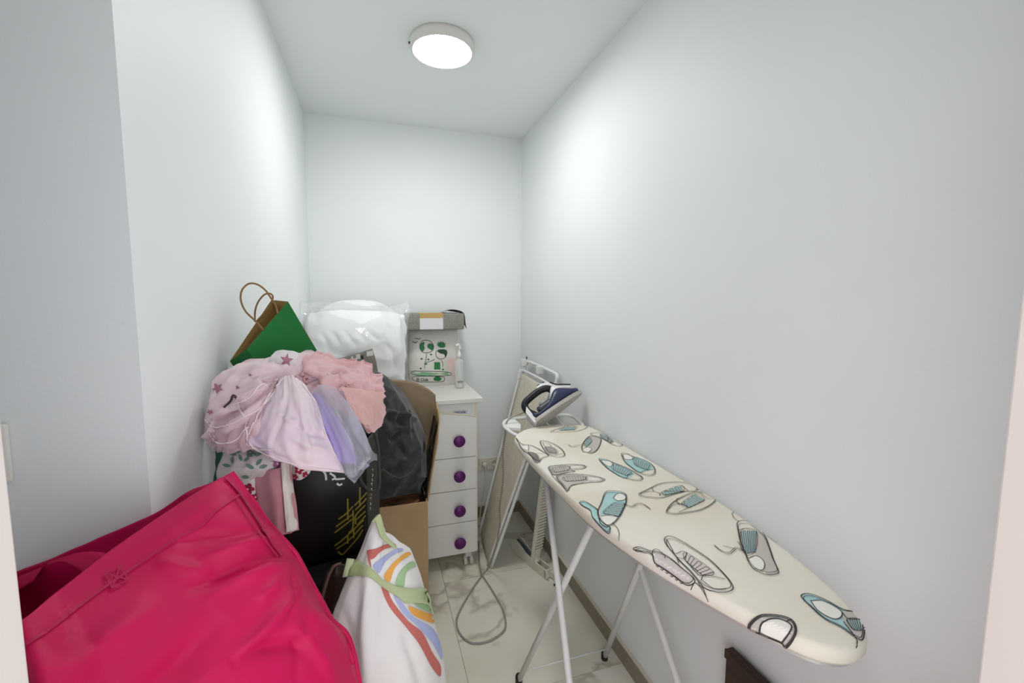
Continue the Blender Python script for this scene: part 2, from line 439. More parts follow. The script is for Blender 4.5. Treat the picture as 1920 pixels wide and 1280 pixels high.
# ------------------------------------------------------------------ things on the chest
packm = mat('pack_plastic', srgb(226, 224, 218), 0.25, col2=srgb(214, 208, 202), nscale=9)
greenp = mat('green_ink', srgb(30, 120, 62), 0.4); dkgreen = mat('dark_green_ink', srgb(24, 66, 40), 0.4); palegr = mat('pale_green_ink', srgb(130, 180, 140), 0.4)
pk = thing('nappy_pack', 'white plastic pack with green cartoon print on the chest', 'pack', (0.325, 2.61, ZT))
def pack_fold(u, v): return 0.006*ridge(u*2.2+v*2.0, v*1.2-u, 3)+0.003*nz(u*8, v*8, 5)
yk = 2.585
net = []
for v, z in enumerate((ZT+0.345, ZT+0.335, ZT+0.26, ZT+0.17, ZT+0.08, ZT+0.006, ZT+0.001)):
    bul = (0.05, 0.02, 0.0, -0.006, -0.004, 0.01, 0.03)[v]
    x0 = (0.19, 0.182, 0.176, 0.166, 0.168, 0.172, 0.18)[v]; x1 = (0.47, 0.485, 0.487, 0.487, 0.487, 0.487, 0.48)[v]
    net.append([(x0, yk+0.055, z), (x0+0.02, yk+0.012+bul, z), (x0+0.1, yk+bul, z), (x1-0.1, yk+bul, z), (x1-0.02, yk+0.012+bul, z), (x1, yk+0.055, z)])
pack, _ = lump('plastic_wrap', net, packm, pk, 50, 50, pack_fold, 0.10, pw=0.3)
bv = bvh_of(pack)
def z6(x, y): return (740+x/8, 600+y/8)      # tracing frame of the pack
Z6 = lambda pts: [z6(*p) for p in pts]
bm = B(); print_line(bm, bv, Z6([(375, 400), (400, 320), (480, 300), (550, 330), (585, 400), (555, 465), (480, 490), (410, 470)]), .0035, True)
pr = obj('globe_print', fin(bm), dkgreen, pk)
bm = B(); print_fill(bm, bv, Z6([(400, 340), (450, 330), (440, 380), (450, 430), (410, 470), (375, 400)]), step=6); print_fill(bm, bv, Z6([(500, 360), (550, 350), (585, 390), (560, 450), (520, 430), (490, 400)]), step=6)
obj('land_print', fin(bm), greenp, pr)
bm = B(); print_fill(bm, bv, Z6([(640, 350), (690, 330), (745, 345), (755, 400), (700, 415), (650, 390)]), step=6)
for a in ((690, 310), (650, 325), (730, 318), (765, 350), (760, 395)): print_line(bm, bv, Z6([(700, 370), a]), .004)
obj('leaf_print', fin(bm), greenp, pk)
bm = B(); print_line(bm, bv, Z6([(630, 460), (620, 530), (670, 580), (740, 570), (785, 500), (770, 450), (700, 440)]), .003, True)
print_fill(bm, bv, Z6([(640, 465), (700, 440), (775, 455), (785, 510), (760, 560), (740, 510), (690, 500)]), step=6)
print_line(bm, bv, Z6([(480, 500), (470, 590), (450, 660), (450, 720)]), .003); print_line(bm, bv, Z6([(600, 590), (520, 620), (470, 630)]), .003); print_line(bm, bv, Z6([(700, 600), (720, 640), (720, 700)]), .003)
obj('figure_outline_print', fin(bm), dkgreen, pk)
bm = B(); print_fill(bm, bv, Z6([(595, 630), (680, 630), (685, 740), (590, 740)]), step=6, smooth=False)
obj('tunic_print', fin(bm), greenp, pk)
for q in ((545, 515), (405, 580), (390, 725), (725, 740), (470, 655), (505, 590)):
    bm = B(); print_fill(bm, bv, Z6([(q[0]-18, q[1]), (q[0], q[1]-14), (q[0]+18, q[1]), (q[0], q[1]+14)]), step=6); obj('sprig_print', fin(bm), greenp, pk)
bm = B()
for a in ([(265, 325), (300, 330), (310, 345), (345, 315)], [(310, 275), (345, 275), (355, 290), (390, 265)]): print_line(bm, bv, Z6(a), .004)
obj('bird_print', fin(bm), dkgreen, pk)
bm = B(); print_fill(bm, bv, Z6([(270, 770), (520, 785), (800, 775), (800, 830), (520, 835), (300, 820)]), step=8, smooth=False); obj('ground_print', fin(bm), palegr, pk)
bm = B(); print_line(bm, bv, Z6([(260, 770), (400, 765), (800, 778), (800, 830), (330, 825)]), .003, True); print_line(bm, bv, Z6([(280, 850), (500, 838), (720, 850), (745, 890), (700, 920), (400, 925), (290, 900)]), .003, True); obj('banner_outline_print', fin(bm), dkgreen, pk)
bm = B(); print_fill(bm, bv, Z6([(585, 870), (640, 840), (700, 870), (690, 900), (640, 912), (590, 900)]), step=6); obj('badge_print', fin(bm), greenp, pk)
me = text_mesh('El Club', 7.6, .12)
for v in me.vertices:
    h = cast(bv, 792+v.co.x, 711.5-v.co.y, .0025); v.co = h[0] if h else c_
me.materials.clear(); me.materials.append(dkgreen); obj('lettering', me, dkgreen, pk)
pinkp = mat('pale_pink_print', srgb(226, 196, 188), .4)
bm = B(); print_fill(bm, bv, Z6([(790, 580), (900, 570), (955, 640), (965, 860), (880, 860), (850, 780), (810, 700)]), step=8); obj('pink_panel_print', fin(bm), pinkp, pk)
# grey knitted box on top of it
knit = mat('grey_knit', srgb(150, 150, 142), 0.9, bump=0.9, bscale=260, noise_amt=0.25, nscale=140)
bx = thing('fabric_box', 'flat grey woven packet with white label band, lying on the printed pack', 'packet', (0.33, 2.60, ZT+0.346))
obj('cover', box(B(), 0.162, 0.497, 2.505, 2.712, ZT+0.347, ZT+0.441, 0.008, 3), knit, bx, True)
obj('label_band', box(B(), 0.238, 0.372, 2.5025, 2.507, ZT+0.350, ZT+0.415, 0.0005, 1), mat('white_card', srgb(222, 222, 226), .5), bx)
obj('gold_strip', box(B(), 0.238, 0.372, 2.5022, 2.63, ZT+0.4155, ZT+0.4435, 0.0005, 1), mat('tan_card', srgb(190, 158, 96), .5), bx)
flap, _ = sheet('loose_flap', [[(0.38, 2.56, ZT+.444), (0.42, 2.55, ZT+.462), (0.47, 2.55, ZT+.458), (0.502, 2.54, ZT+.438), (0.507, 2.52, ZT+.38), (0.512, 2.52, ZT+.35)],
      [(0.38, 2.62, ZT+.444), (0.42, 2.62, ZT+.460), (0.47, 2.62, ZT+.452), (0.502, 2.6, ZT+.438), (0.506, 2.6, ZT+.40), (0.508, 2.6, ZT+.38)],
      [(0.38, 2.68, ZT+.444), (0.42, 2.68, ZT+.452), (0.47, 2.68, ZT+.446), (0.50, 2.68, ZT+.440), (0.504, 2.68, ZT+.42), (0.506, 2.68, ZT+.40)]], mat('grey_lining', srgb(160, 160, 156), .7), bx, 30, 16, thick=.002)
# spray bottle
clear = see_through('clear_bottle', (.92, .94, .95), 0.32, 0.05, 0.8)
bt = thing('spray_bottle', 'clear pump bottle with white nozzle at the chest corner', 'bottle', (0.463, 2.497, ZT))
bx0, by0 = 0.463, 2.497
obj('bottle_body', lathe(B(), [(0.0001, .001), (0.024, .001), (0.026, .006), (0.026, .15), (0.022, .166), (0.012, .174), (0.010, .18)], bx0, by0, 32, z0=ZT), clear, bt, True)
obj('liquid', lathe(B(), [(0.0001, .003), (0.0235, .003), (0.0245, .008), (0.0245, .050), (0.0001, .050)], bx0, by0, 32, z0=ZT), see_through('lotion', srgb(238, 236, 230), .8, .3), bt, True)
obj('label_patch', box(B(), bx0-0.017, bx0+0.017, by0-0.0275, by0-0.026, ZT+0.034, ZT+0.047, 0.0004, 1), mat('grey_label', srgb(150, 150, 140), .5), bt)
obj('collar', lathe(B(), [(0.013, .176), (0.013, .202), (0.010, .208), (0.005, .212), (0.005, .232), (0.0001, .233)], bx0, by0, 24, z0=ZT), plast, bt, True)
bm = tube(B(), curve([(bx0+.004, by0, ZT+.230), (bx0+.002, by0, ZT+.248), (bx0-.008, by0-.003, ZT+.258), (bx0-.020, by0-.005, ZT+.250)], 14), 0.0085, 12)
obj('nozzle', bm, plast, bt, True)
obj('dip_tube', tube(B(), [(bx0, by0, ZT+.01), (bx0, by0, ZT+.178)], 0.002, 8), plast, bt, True)
# bagged pillow
pw_ = mat('white_pillow', srgb(246, 247, 247), 0.8, bump=0.3, bscale=60)
film = see_through('clear_film', (.93, .95, .95), 0.28, 0.12, 1.0)
pb = thing('bagged_pillow', 'white pillow packed in a clear plastic bag on the chest', 'pillow', (-0.09, 2.45, ZT))
def pf(u, v): return 0.016*ridge(u*2.6, v*2.2, 1)+0.016*ridge(u*7+.6*nz(u*2, v*3), v*1.6, 4)*max(0, 1-abs(v-.30)*3.2)+0.007*ridge(u*6-v*2, v*7, 2)
def pnet(dx, dz, dy):
    rows = []
    for z, bul in ((1.385+dz, .10), (1.37+dz, .03), (1.27, -.03), (1.15, -.05), (1.03, -.03), (0.951, .05)):
        x0, x1 = -0.335-dx*0.3, 0.142+dx
        rows.append([(x0+.004, 2.47, z-.02), (x0+.04, 2.37+bul+dy, z), (-0.15, 2.32+bul+dy, z+.008), (0.03, 2.32+bul+dy, z), (x1-.03, 2.36+bul+dy, z-.012), (x1, 2.46, z-.03)])
    return rows
pil, _ = lump('pillow', pnet(0, 0, 0), pw_, pb, 110, 100, pf, 0.17, pw=.35, cre=[([(600, 622), (612, 640), (616, 660)], 4, -.014), ([(622, 620), (632, 636), (640, 656)], 4, -.014), ([(645, 618), (655, 634), (668, 648)], 4, -.014), ([(668, 616), (676, 630), (690, 642)], 4, -.012), ([(690, 618), (702, 632), (712, 640)], 4, -.01), ([(720, 640), (735, 660), (740, 700)], 6, -.012), ([(590, 650), (650, 668), (715, 655)], 7, -.01), ([(742, 610), (748, 650), (750, 700)], 5, .01)])
obj('quilt_roll', tube(B(), curve([(-0.31, 2.60, 1.33), (-0.2, 2.585, 1.385), (-0.02, 2.58, 1.39), (0.10, 2.60, 1.34)], 24), lambda t: 0.03+0.04*math.sin(math.pi*min(max(t, .05), .95))**.4, 20), pw_, pb, True)
def film_fold(u, v): return 0.014*ridge(u*4+v, v*3-u*2, 7)+0.006*ridge(u*11+v*5, v*9, 3)
fnet = [[PY(560, 568, 2.36), PY(610, 578, 2.42), PY(680, 588, 2.43), PY(735, 580, 2.42), PY(768, 566, 2.36)],
        [PY(566, 605, 2.31), PY(620, 612, 2.285), PY(680, 612, 2.28), PY(735, 600, 2.285), PY(766, 590, 2.34)],
        [PY(572, 645, 2.29), PY(630, 650, 2.24), PY(690, 650, 2.235), PY(735, 645, 2.25), PY(760, 640, 2.32)],
        [PY(575, 690, 2.28), PY(630, 695, 2.235), PY(690, 698, 2.23), PY(735, 696, 2.245), PY(762, 690, 2.31)],
        [PY(580, 742, 2.28), PY(630, 744, 2.245), PY(690, 742, 2.24), PY(735, 740, 2.25), PY(765, 725, 2.33)]]
fl, _ = sheet('clear_bag', fnet, film, pb, 60, 50, film_fold, 0)
fnet2 = [[PY(560, 568, 2.36), PY(610, 578, 2.42), PY(680, 588, 2.43), PY(735, 580, 2.42), PY(768, 566, 2.36)],
         [PY(572, 572, 2.44), PY(610, 572, 2.52), PY(670, 574, 2.53), PY(730, 578, 2.5), PY(768, 590, 2.44)],
         [(-.335, 2.66, 1.38), (-.2, 2.68, 1.40), (-.03, 2.69, 1.40), (.08, 2.68, 1.36), (.155, 2.60, 1.28)],
         [(-.335, 2.68, .97), (-.2, 2.7, .97), (-.03, 2.7, .97), (.08, 2.7, .97), (.15, 2.66, .97)]]
sheet('bag_back', fnet2, film, pb, 40, 40, film_fold, 0)
cardm = mat('grey_card', srgb(128, 122, 114), 0.45, noise_amt=.1)
lc, _ = sheet('label_card', [[PY(598, 680, 2.215), PY(650, 668, 2.205), PY(698, 653, 2.205)], [PY(600, 706, 2.21), PY(652, 692, 2.20), PY(705, 676, 2.20)], [PY(600, 735, 2.21), PY(655, 722, 2.20), PY(710, 706, 2.20)]], cardm, pb, 12, 12, None, .001, label='grey printed label card')
bvl = bvh_of(lc)
for q in ((671, 668, 4), (693, 662, 6), (660, 672, 2)):
    bm = B(); print_fill(bm, bvl, [(q[0]-q[2], q[1]-3), (q[0]+q[2], q[1]-5), (q[0]+q[2]+1, q[1]+4), (q[0]-q[2]+1, q[1]+6)], step=3, smooth=False); obj('printed_icon', fin(bm), mat('pale_ink', srgb(205, 203, 198), .5), lc)
for q in ([(657, 680), (663, 679), (664, 685), (658, 686)], [(676, 667), (681, 666), (682, 672), (677, 673)]):
    bm = B(); print_fill(bm, bvl, q, step=3); obj('dark_icon', fin(bm), mat('dark_ink', srgb(45, 45, 60), .5), lc)
# ------------------------------------------------------------------ ironing board
ZB = 0.90
tubem = mat('white_tube', srgb(226, 226, 224), 0.35, metal=0.0)
blackr = mat('black_rubber', (.015, .015, .016), .5)
coverm = mat('cream_cover_cotton', srgb(241, 237, 226), 0.85, col2=srgb(233, 225, 208), nscale=3.5, bump=0.25, bscale=600)
ib = thing('ironing_board', 'cream ironing board with sneaker print and white tube legs by the right wall', 'ironing board', (0.7, 1.2, 0))
outl = [(.540, 1.655), (.600, 1.725), (.680, 1.757), (.770, 1.762), (.865, 1.735), (.908, 1.665), (.912, 1.43), (.912, 1.19), (.908, .95), (.884, .745), (.853, .609), (.826, .530), (.785, .468), (.735, .449), (.690, .462), (.660, .495),
        (.628, .565), (.591, .668), (.554, .795), (.523, .985), (.517, 1.28), (.521, 1.56)]
oc = curve([(x, y, 0) for x, y in outl], 132, True)
cen = Vector((.71, 1.15, 0))
def board_ring(off, z):
    out = []
    n = len(oc)
    for i in range(n):
        t = (oc[(i+1) % n]-oc[i-1]).normalized(); nn = Vector((t.y, -t.x, 0))
        if nn.dot(oc[i]-cen) < 0: nn = -nn
        out.append(oc[i]+nn*off+Vector((0, 0, z)))
    return out
bm = B()
rings = [[cen+(p-cen)*s+Vector((0, 0, ZB+0.0012*(1-s))) for p in oc] for s in (.02, .25, .5, .75, .93)]
rings += [board_ring(-.008, ZB), board_ring(-.003, ZB-.001), board_ring(0, ZB-.005), board_ring(.0015, ZB-.014), board_ring(.0005, ZB-.026), board_ring(-.004, ZB-.033), board_ring(-.02, ZB-.034)]
rings_mesh(bm, rings); bmesh.ops.recalc_face_normals(bm, faces=bm.faces)
cov = obj('cover', bm, coverm, ib, True, label='cream cotton cover printed with sneakers')
bm = B(); rings_mesh(bm, [board_ring(-.012, ZB-.0345), board_ring(-.012, ZB-.044)]); bmesh.ops.recalc_face_normals(bm, faces=bm.faces)
obj('board_plate', bm, mat('board_mesh_plate', srgb(196, 196, 194), .4, metal=.4), ib)
ZU = ZB-.046
def leg(a, b, r=.0105): return obj('leg', tube(B(), [a, b], r, 14), tubem, ib, True)
# frame one: top far, feet near; frame two: top near, feet far
LA = leg((.590, 1.455, ZU), (.455, .765, .012)); LA2 = leg((.838, 1.455, ZU), (.862, .765, .012))
LB = leg((.606, 1.065, ZU), (.488, 1.437, .012)); LC = leg((.835, 1.065, ZU), (.858, 1.437, .012))
for x, y in ((.455, .765), (.862, .765), (.488, 1.437), (.858, 1.437)):
    obj('rubber_foot', lathe(B(), [(0.0001, .0005), (.0125, .0005), (.0135, .004), (.0135, .028), (.0115, .034), (.0001, .034)], x, y, 18), blackr, ib, True)
obj('cross_rod', tube(B(), [(.493, 1.405, .075), (.856, 1.405, .075)], .0035, 8), tubem, ib, True)
obj('front_foot_rod', tube(B(), [(.459, .78, .03), (.862, .78, .03)], .0105, 10), tubem, ib, True)
obj('top_bar', tube(B(), [(.590, 1.455, ZU-.004), (.838, 1.455, ZU-.004)], .0095, 10), tubem, ib, True)
obj('rear_bar', tube(B(), [(.606, 1.065, ZU-.004), (.835, 1.065, ZU-.004)], .0095, 10), tubem, ib, True)
# pivots where the two frames cross
yp, zp = 1.205, .545
for x0, x1 in ((.527, .578), (.838, .872)):
    obj('pivot_bolt', tube(B(), [(x0, yp, zp), (x1, yp, zp)], .004, 10), mat('dark_bolt', (.06, .06, .06), .4, metal=.8), ib, True)
# iron rest at the far end
wp = mat('iron_rest_white', srgb(238, 238, 236), .3)
rest = obj('iron_rest', tube(B(), curve([(.575, 1.655, ZB-.012), (.545, 1.70, ZB-.004), (.530, 1.775, ZB+.006), (.548, 1.835, ZB+.012), (.60, 1.865, ZB+.012), (.74, 1.872, ZB+.012), (.85, 1.862, ZB+.012), (.885, 1.83, ZB+.01), (.890, 1.76, ZB), (.885, 1.70, ZB-.012)], 50), .0075, 10), wp, ib, True)
bm = B(); prism(bm, [(.530, 1.745, ZB+.012), (.585, 1.72, ZB+.010), (.602, 1.765, ZB+.012), (.598, 1.84, ZB+.018), (.548, 1.835, ZB+.018)], (0, 0, -.012)); obj('rest_corner', bm, wp, ib)
for x in (.66, .74, .81): obj('rest_wire', tube(B(), [(x, 1.745, ZB-.010), (x, 1.872, ZB+.012)], .003, 8), wp, rest, True)
# the printed sneakers
bv = bvh_of(cov)
A8 = lambda pts: [(940+x*.2344, 760+y*.2344) for x, y in pts]
AR = lambda pts: [(1160+x*.2969, 900+y*.2969) for x, y in pts]
ink = mat('sneaker_line_ink', srgb(62, 58, 58), .8); teal = mat('sneaker_teal', srgb(176, 214, 214), .8); greyi = mat('sneaker_grey', srgb(200, 194, 188), .8); lacei = mat('sneaker_lace_teal', srgb(166, 192, 190), .8); whitei = mat('sneaker_white', srgb(243, 240, 232), .8); gdk = mat('sneaker_dark_grey', srgb(160, 156, 152), .8); pinkg = mat('sneaker_mauve', srgb(216, 204, 202), .8)
def hatch(bm, q, n, wd=.0011):
    (a, b, c, d) = q            # zigzag laces between side a-b and side d-c
    pts = []
    for i in range(n+1):
        t = i/n; L = (a[0]+(b[0]-a[0])*t, a[1]+(b[1]-a[1])*t); R_ = (d[0]+(c[0]-d[0])*t, d[1]+(c[1]-d[1])*t)
        pts += [L, R_] if i % 2 == 0 else [R_, L]
    for p, q_ in zip(pts, pts[1:]): print_line(bm, bv, [p, q_], wd, dense=3, lift=.0026)
def sneaker(mp, outline, fills=(), lines=(), laces=None, tail=None, lw=.0019, lacecol=None, nl=7):
    root = None
    for m, pts, lift in fills:
        bm = B(); print_fill(bm, bv, mp(pts), lift=lift)
        if len(bm.faces) == 0: bm.free(); continue
        o = obj('sneaker_fill' if root else 'sneaker_print', fin(bm), m, root or ib); root = root or o
    bm = B(); print_line(bm, bv, mp(outline), lw, True, lift=.0024)
    cx = sum(p[0] for p in outline)/len(outline); cy = sum(p[1] for p in outline)/len(outline)
    print_line(bm, bv, mp([(cx+(x-cx)*.94, cy+(y-cy)*.90) for x, y in outline]), lw*.7, True, lift=.0024)
    for l in lines: print_line(bm, bv, mp(l), lw*.85, lift=.0026)
    if tail:
        print_line(bm, bv, mp(tail), lw*.8, lift=.0026); print_line(bm, bv, mp([(x+6, y+9) for x, y in tail]), lw*.8, lift=.0026)
    o = obj('sneaker_outline' if root else 'sneaker_print', fin(bm), ink, root or ib); root = root or o
    o['kind'] = 'stuff'
    if laces:
        bm = B(); q = mp(laces)
        print_fill(bm, bv, q, lift=.0021, smooth=False); obj('lace_panel', fin(bm), lacecol or lacei, root)
        bm = B(); hatch(bm, q, nl); print_line(bm, bv, q, lw*.6, True, lift=.0027, dense=6); l = obj('laces', fin(bm), ink, root); l['kind'] = 'stuff'
F1, F2 = .0009, .0016
sneaker(A8, [(395, 210), (480, 180), (600, 155), (690, 170), (640, 200), (540, 215), (430, 215)], laces=[(480, 180), (600, 168), (585, 197), (470, 202)], lw=.0016)
sneaker(A8, [(310, 290), (350, 285), (420, 310), (480, 350), (510, 395), (490, 415), (430, 415), (370, 390), (330, 340)], [(greyi, [(345, 335), (420, 335), (460, 375), (430, 395), (380, 385)], F1)], [[(330, 300), (380, 312), (400, 335), (350, 330), (330, 300)], [(430, 405), (500, 385)]], [(350, 335), (420, 345), (440, 385), (385, 380)], lacecol=greyi)
sneaker(A8, [(700, 250), (760, 245), (800, 270), (780, 340), (740, 380), (680, 380), (645, 360), (650, 310)], [(greyi, [(700, 250), (760, 245), (800, 270), (780, 340), (740, 380), (690, 380), (700, 320)], F1), (whitei, [(650, 352), (690, 338), (722, 352), (700, 375), (660, 372)], F2)], [[(650, 352), (690, 338), (722, 352), (700, 375)]], [(700, 255), (660, 300), (680, 335), (725, 290)], tail=[(650, 315), (600, 320), (570, 330), (530, 312)])
sneaker(A8, [(710, 230), (780, 220), (850, 245), (920, 285), (970, 320), (930, 330), (870, 305), (810, 270)], [(gdk, [(790, 235), (850, 250), (900, 285), (880, 300), (820, 270)], F1)], [[(870, 305), (890, 285), (950, 312)]], [(790, 232), (850, 250), (850, 285), (805, 262)], nl=5)
sneaker(A8, [(780, 430), (840, 435), (910, 465), (1000, 500), (1080, 545), (1130, 580), (1110, 605), (1050, 600), (960, 575), (890, 535), (830, 490)], [(teal, [(780, 430), (840, 435), (910, 465), (1000, 500), (1060, 550), (1000, 585), (960, 575), (890, 535), (830, 490)], F1), (whitei, [(800, 440), (870, 452), (895, 480), (860, 490), (820, 468)], F2)], [[(800, 440), (870, 452), (895, 480), (860, 490), (820, 468), (800, 440)], [(1000, 585), (1020, 560), (1060, 550), (1120, 575)]], [(900, 470), (1040, 535), (1000, 565), (895, 520)])
sneaker(A8, [(960, 390), (1000, 385), (1050, 410), (1120, 430), (1190, 465), (1230, 510), (1225, 555), (1170, 565), (1100, 540), (1040, 500), (985, 450)], [(teal, [(1050, 410), (1120, 430), (1190, 465), (1220, 505), (1160, 525), (1100, 540), (1040, 500), (985, 450)], F1), (whitei, [(970, 398), (1020, 395), (1052, 420), (1040, 435), (990, 432)], F2)], [[(970, 398), (1020, 395), (1052, 420), (1040, 435), (990, 432), (970, 398)], [(1110, 540), (1160, 518), (1225, 522)]], [(1065, 425), (1185, 480), (1165, 520), (1070, 480)])
sneaker(A8, [(385, 490), (520, 475), (620, 475), (680, 490), (650, 510), (560, 520), (590, 530), (500, 545), (420, 560), (390, 530)], [(greyi, [(385, 490), (520, 478), (555, 500), (560, 520), (500, 545), (420, 560), (390, 530)], F1)], [[(550, 487), (640, 480), (665, 492), (600, 508), (550, 505), (550, 487)]], [(410, 505), (530, 490), (540, 520), (430, 540)], lacecol=greyi)
sneaker(A8, [(440, 570), (560, 550), (660, 555), (760, 570), (830, 595), (790, 615), (700, 620), (560, 645), (530, 690), (490, 640)], [(greyi, [(440, 570), (560, 550), (670, 560), (690, 600), (560, 645), (530, 690), (490, 640)], F1)], [[(680, 570), (780, 580), (812, 597), (740, 607), (680, 600), (680, 570)], [(400, 560), (450, 610), (500, 660), (525, 695)]], [(500, 575), (650, 570), (660, 600), (520, 610)], lacecol=greyi)
sneaker(A8, [(115, 260), (150, 300), (180, 315), (250, 325), (330, 370), (380, 405), (330, 425), (290, 465), (230, 400), (170, 350)], [(gdk, [(210, 370), (280, 385), (310, 430), (290, 460), (240, 410)], F1), (whitei, [(170, 325), (210, 320), (215, 355), (190, 360)], F1)], [[(170, 325), (215, 320), (215, 365), (180, 350)], [(280, 385), (360, 390)]], [(215, 375), (275, 390), (295, 450), (235, 405)], lacecol=gdk, nl=6)
sneaker(A8, [(770, 850), (800, 780), (830, 700), (880, 685), (960, 695), (1000, 720), (1000, 780), (980, 830), (950, 890), (900, 950), (850, 975), (800, 945), (778, 900)], [(teal, [(790, 880), (810, 780), (835, 705), (880, 688), (960, 695), (1000, 720), (1000, 780), (970, 850), (935, 895), (850, 885)], F1), (whitei, [(895, 745), (930, 708), (985, 715), (990, 755), (930, 765)], F2), (whitei, [(800, 890), (880, 880), (930, 900), (890, 945), (840, 955)], F2)], [[(895, 745), (930, 708), (985, 715), (990, 755), (930, 765), (895, 745)], [(800, 890), (880, 880), (930, 900)]], [(815, 865), (900, 785), (985, 790), (940, 890)], tail=[(980, 790), (1040, 810), (1080, 790), (1130, 790), (1190, 830)])
sneaker(A8, [(625, 782), (660, 768), (720, 800), (768, 838), (780, 900), (830, 955), (875, 985), (860, 1025), (790, 960), (730, 890), (710, 840), (660, 810)], [(teal, [(625, 782), (660, 768), (720, 800), (768, 838), (780, 900), (830, 955), (875, 985), (860, 1025), (790, 960), (730, 890), (710, 840), (660, 810)], F1)], [[(890, 945), (930, 990), (945, 1040), (945, 1080)]])
sneaker(A8, [(1100, 710), (1140, 690), (1200, 660), (1280, 625), (1400, 615), (1500, 625), (1570, 650), (1560, 690), (1480, 690), (1380, 715), (1280, 745), (1180, 740), (1120, 730)], [], [[(1110, 712), (1200, 690), (1260, 705), (1270, 730)], [(1440, 640), (1500, 690)], [(1200, 660), (1220, 690)], [(1300, 690), (1540, 690)]], [(1280, 700), (1430, 645), (1455, 690), (1300, 720)])
sneaker(A8, [(1320, 850), (1350, 800), (1400, 760), (1500, 710), (1580, 695), (1680, 700), (1725, 740), (1690, 790), (1600, 840), (1500, 860), (1400, 875), (1340, 870)], [], [[(1330, 840), (1380, 800), (1450, 790), (1490, 820), (1420, 860)], [(1580, 695), (1640, 740), (1680, 755)], [(1390, 770), (1430, 800), (1400, 760), (1440, 740)]], [(1440, 790), (1550, 715), (1625, 760), (1500, 820)])
sneaker(AR, [(290, 370), (330, 358), (400, 390), (480, 440), (580, 510), (660, 590), (715, 660), (715, 700), (640, 715), (560, 690), (510, 650), (450, 580), (390, 520), (340, 460), (300, 410)], [], [[(520, 640), (545, 605), (670, 630)], [(530, 640), (600, 690), (690, 690)], [(300, 375), (345, 455)], [(335, 450), (360, 470), (400, 455), (430, 465), (410, 500), (370, 495), (380, 530)], [(430, 520), (500, 600), (530, 610)]], [(430, 465), (600, 585), (530, 605), (420, 510)], lacecol=pinkg)
sneaker(AR, [(95, 435), (130, 425), (200, 450), (260, 460), (330, 500), (400, 560), (470, 620), (480, 650), (430, 660), (360, 610), (290, 560), (230, 520), (210, 470), (150, 450)], [(pinkg, [(230, 480), (260, 465), (330, 505), (400, 560), (470, 625), (430, 655), (360, 605), (290, 555), (235, 515)], F1)], [[(210, 480), (220, 445), (250, 445), (290, 480), (290, 500)]]+[[(240+30*i, 535+21*i), (250+30*i, 545+21*i), (262+30*i, 537+21*i)] for i in range(6)]+[[(460, 690), (485, 650), (530, 690), (555, 730), (570, 765)], [(500, 650), (540, 690), (560, 740)]])
sneaker(AR, [(750, 270), (800, 260), (860, 290), (920, 350), (950, 420), (980, 510), (1010, 580), (990, 600), (930, 600), (860, 570), (820, 520), (800, 470), (770, 400), (755, 330)], [(greyi, [(860, 320), (920, 350), (960, 450), (1000, 575), (935, 595), (920, 520), (870, 480), (870, 400)], F1), (whitei, [(820, 500), (870, 482), (918, 520), (910, 572), (850, 560)], F2)], [[(820, 500), (870, 482), (918, 520), (910, 572), (850, 560)], [(715, 215), (740, 205), (800, 245)], [(715, 215), (730, 245), (760, 265)], [(755, 320), (800, 310), (860, 320)], [(925, 350), (960, 375), (1000, 400)], [(780, 450), (760, 400), (745, 395)], [(660, 420), (740, 440)]], [(772, 325), (868, 325), (862, 455), (795, 470)], tail=[(800, 455), (740, 430), (700, 460), (650, 450), (600, 412)], lw=.0018)
sneaker(AR, [(1152, 738), (1200, 722), (1300, 757), (1420, 822), (1500, 835), (1535, 870), (1550, 930), (1540, 1010), (1500, 1000), (1400, 930), (1300, 880), (1210, 800)], [(teal, [(1152, 738), (1200, 722), (1300, 757), (1420, 822), (1430, 900), (1490, 990), (1400, 930), (1300, 880), (1210, 800)], F1), (whitei, [(1212, 768), (1290, 768), (1400, 828), (1402, 872), (1350, 880), (1260, 830)], F2), (greyi, [(1410, 840), (1440, 825), (1520, 840), (1542, 900), (1545, 990), (1510, 1010), (1440, 930)], F2)], [[(1212, 768), (1290, 768), (1400, 828), (1402, 872), (1350, 880), (1260, 830), (1212, 768)], [(1410, 840), (1450, 880), (1530, 880)], [(1420, 900), (1500, 1010), (1490, 1060)]], [(1440, 885), (1530, 885), (1540, 950), (1480, 950)], nl=6)
sneaker(AR, [(820, 930), (880, 862), (1000, 858), (1090, 885), (1120, 940), (1110, 990), (1060, 1052), (1030, 1025), (960, 995), (890, 965)], [(greyi, [(820, 930), (880, 862), (1000, 858), (1090, 885), (1120, 940), (1110, 990), (1060, 1052), (1030, 1025), (960, 995), (890, 965)], F1), (whitei, [(900, 950), (920, 895), (990, 880), (1060, 900), (1090, 940), (1040, 1015), (960, 988)], F2)], [[(890, 965), (910, 900), (990, 880), (1060, 900), (1092, 940), (1035, 1020)], [(1060, 900), (1085, 885)]], lw=.0028)

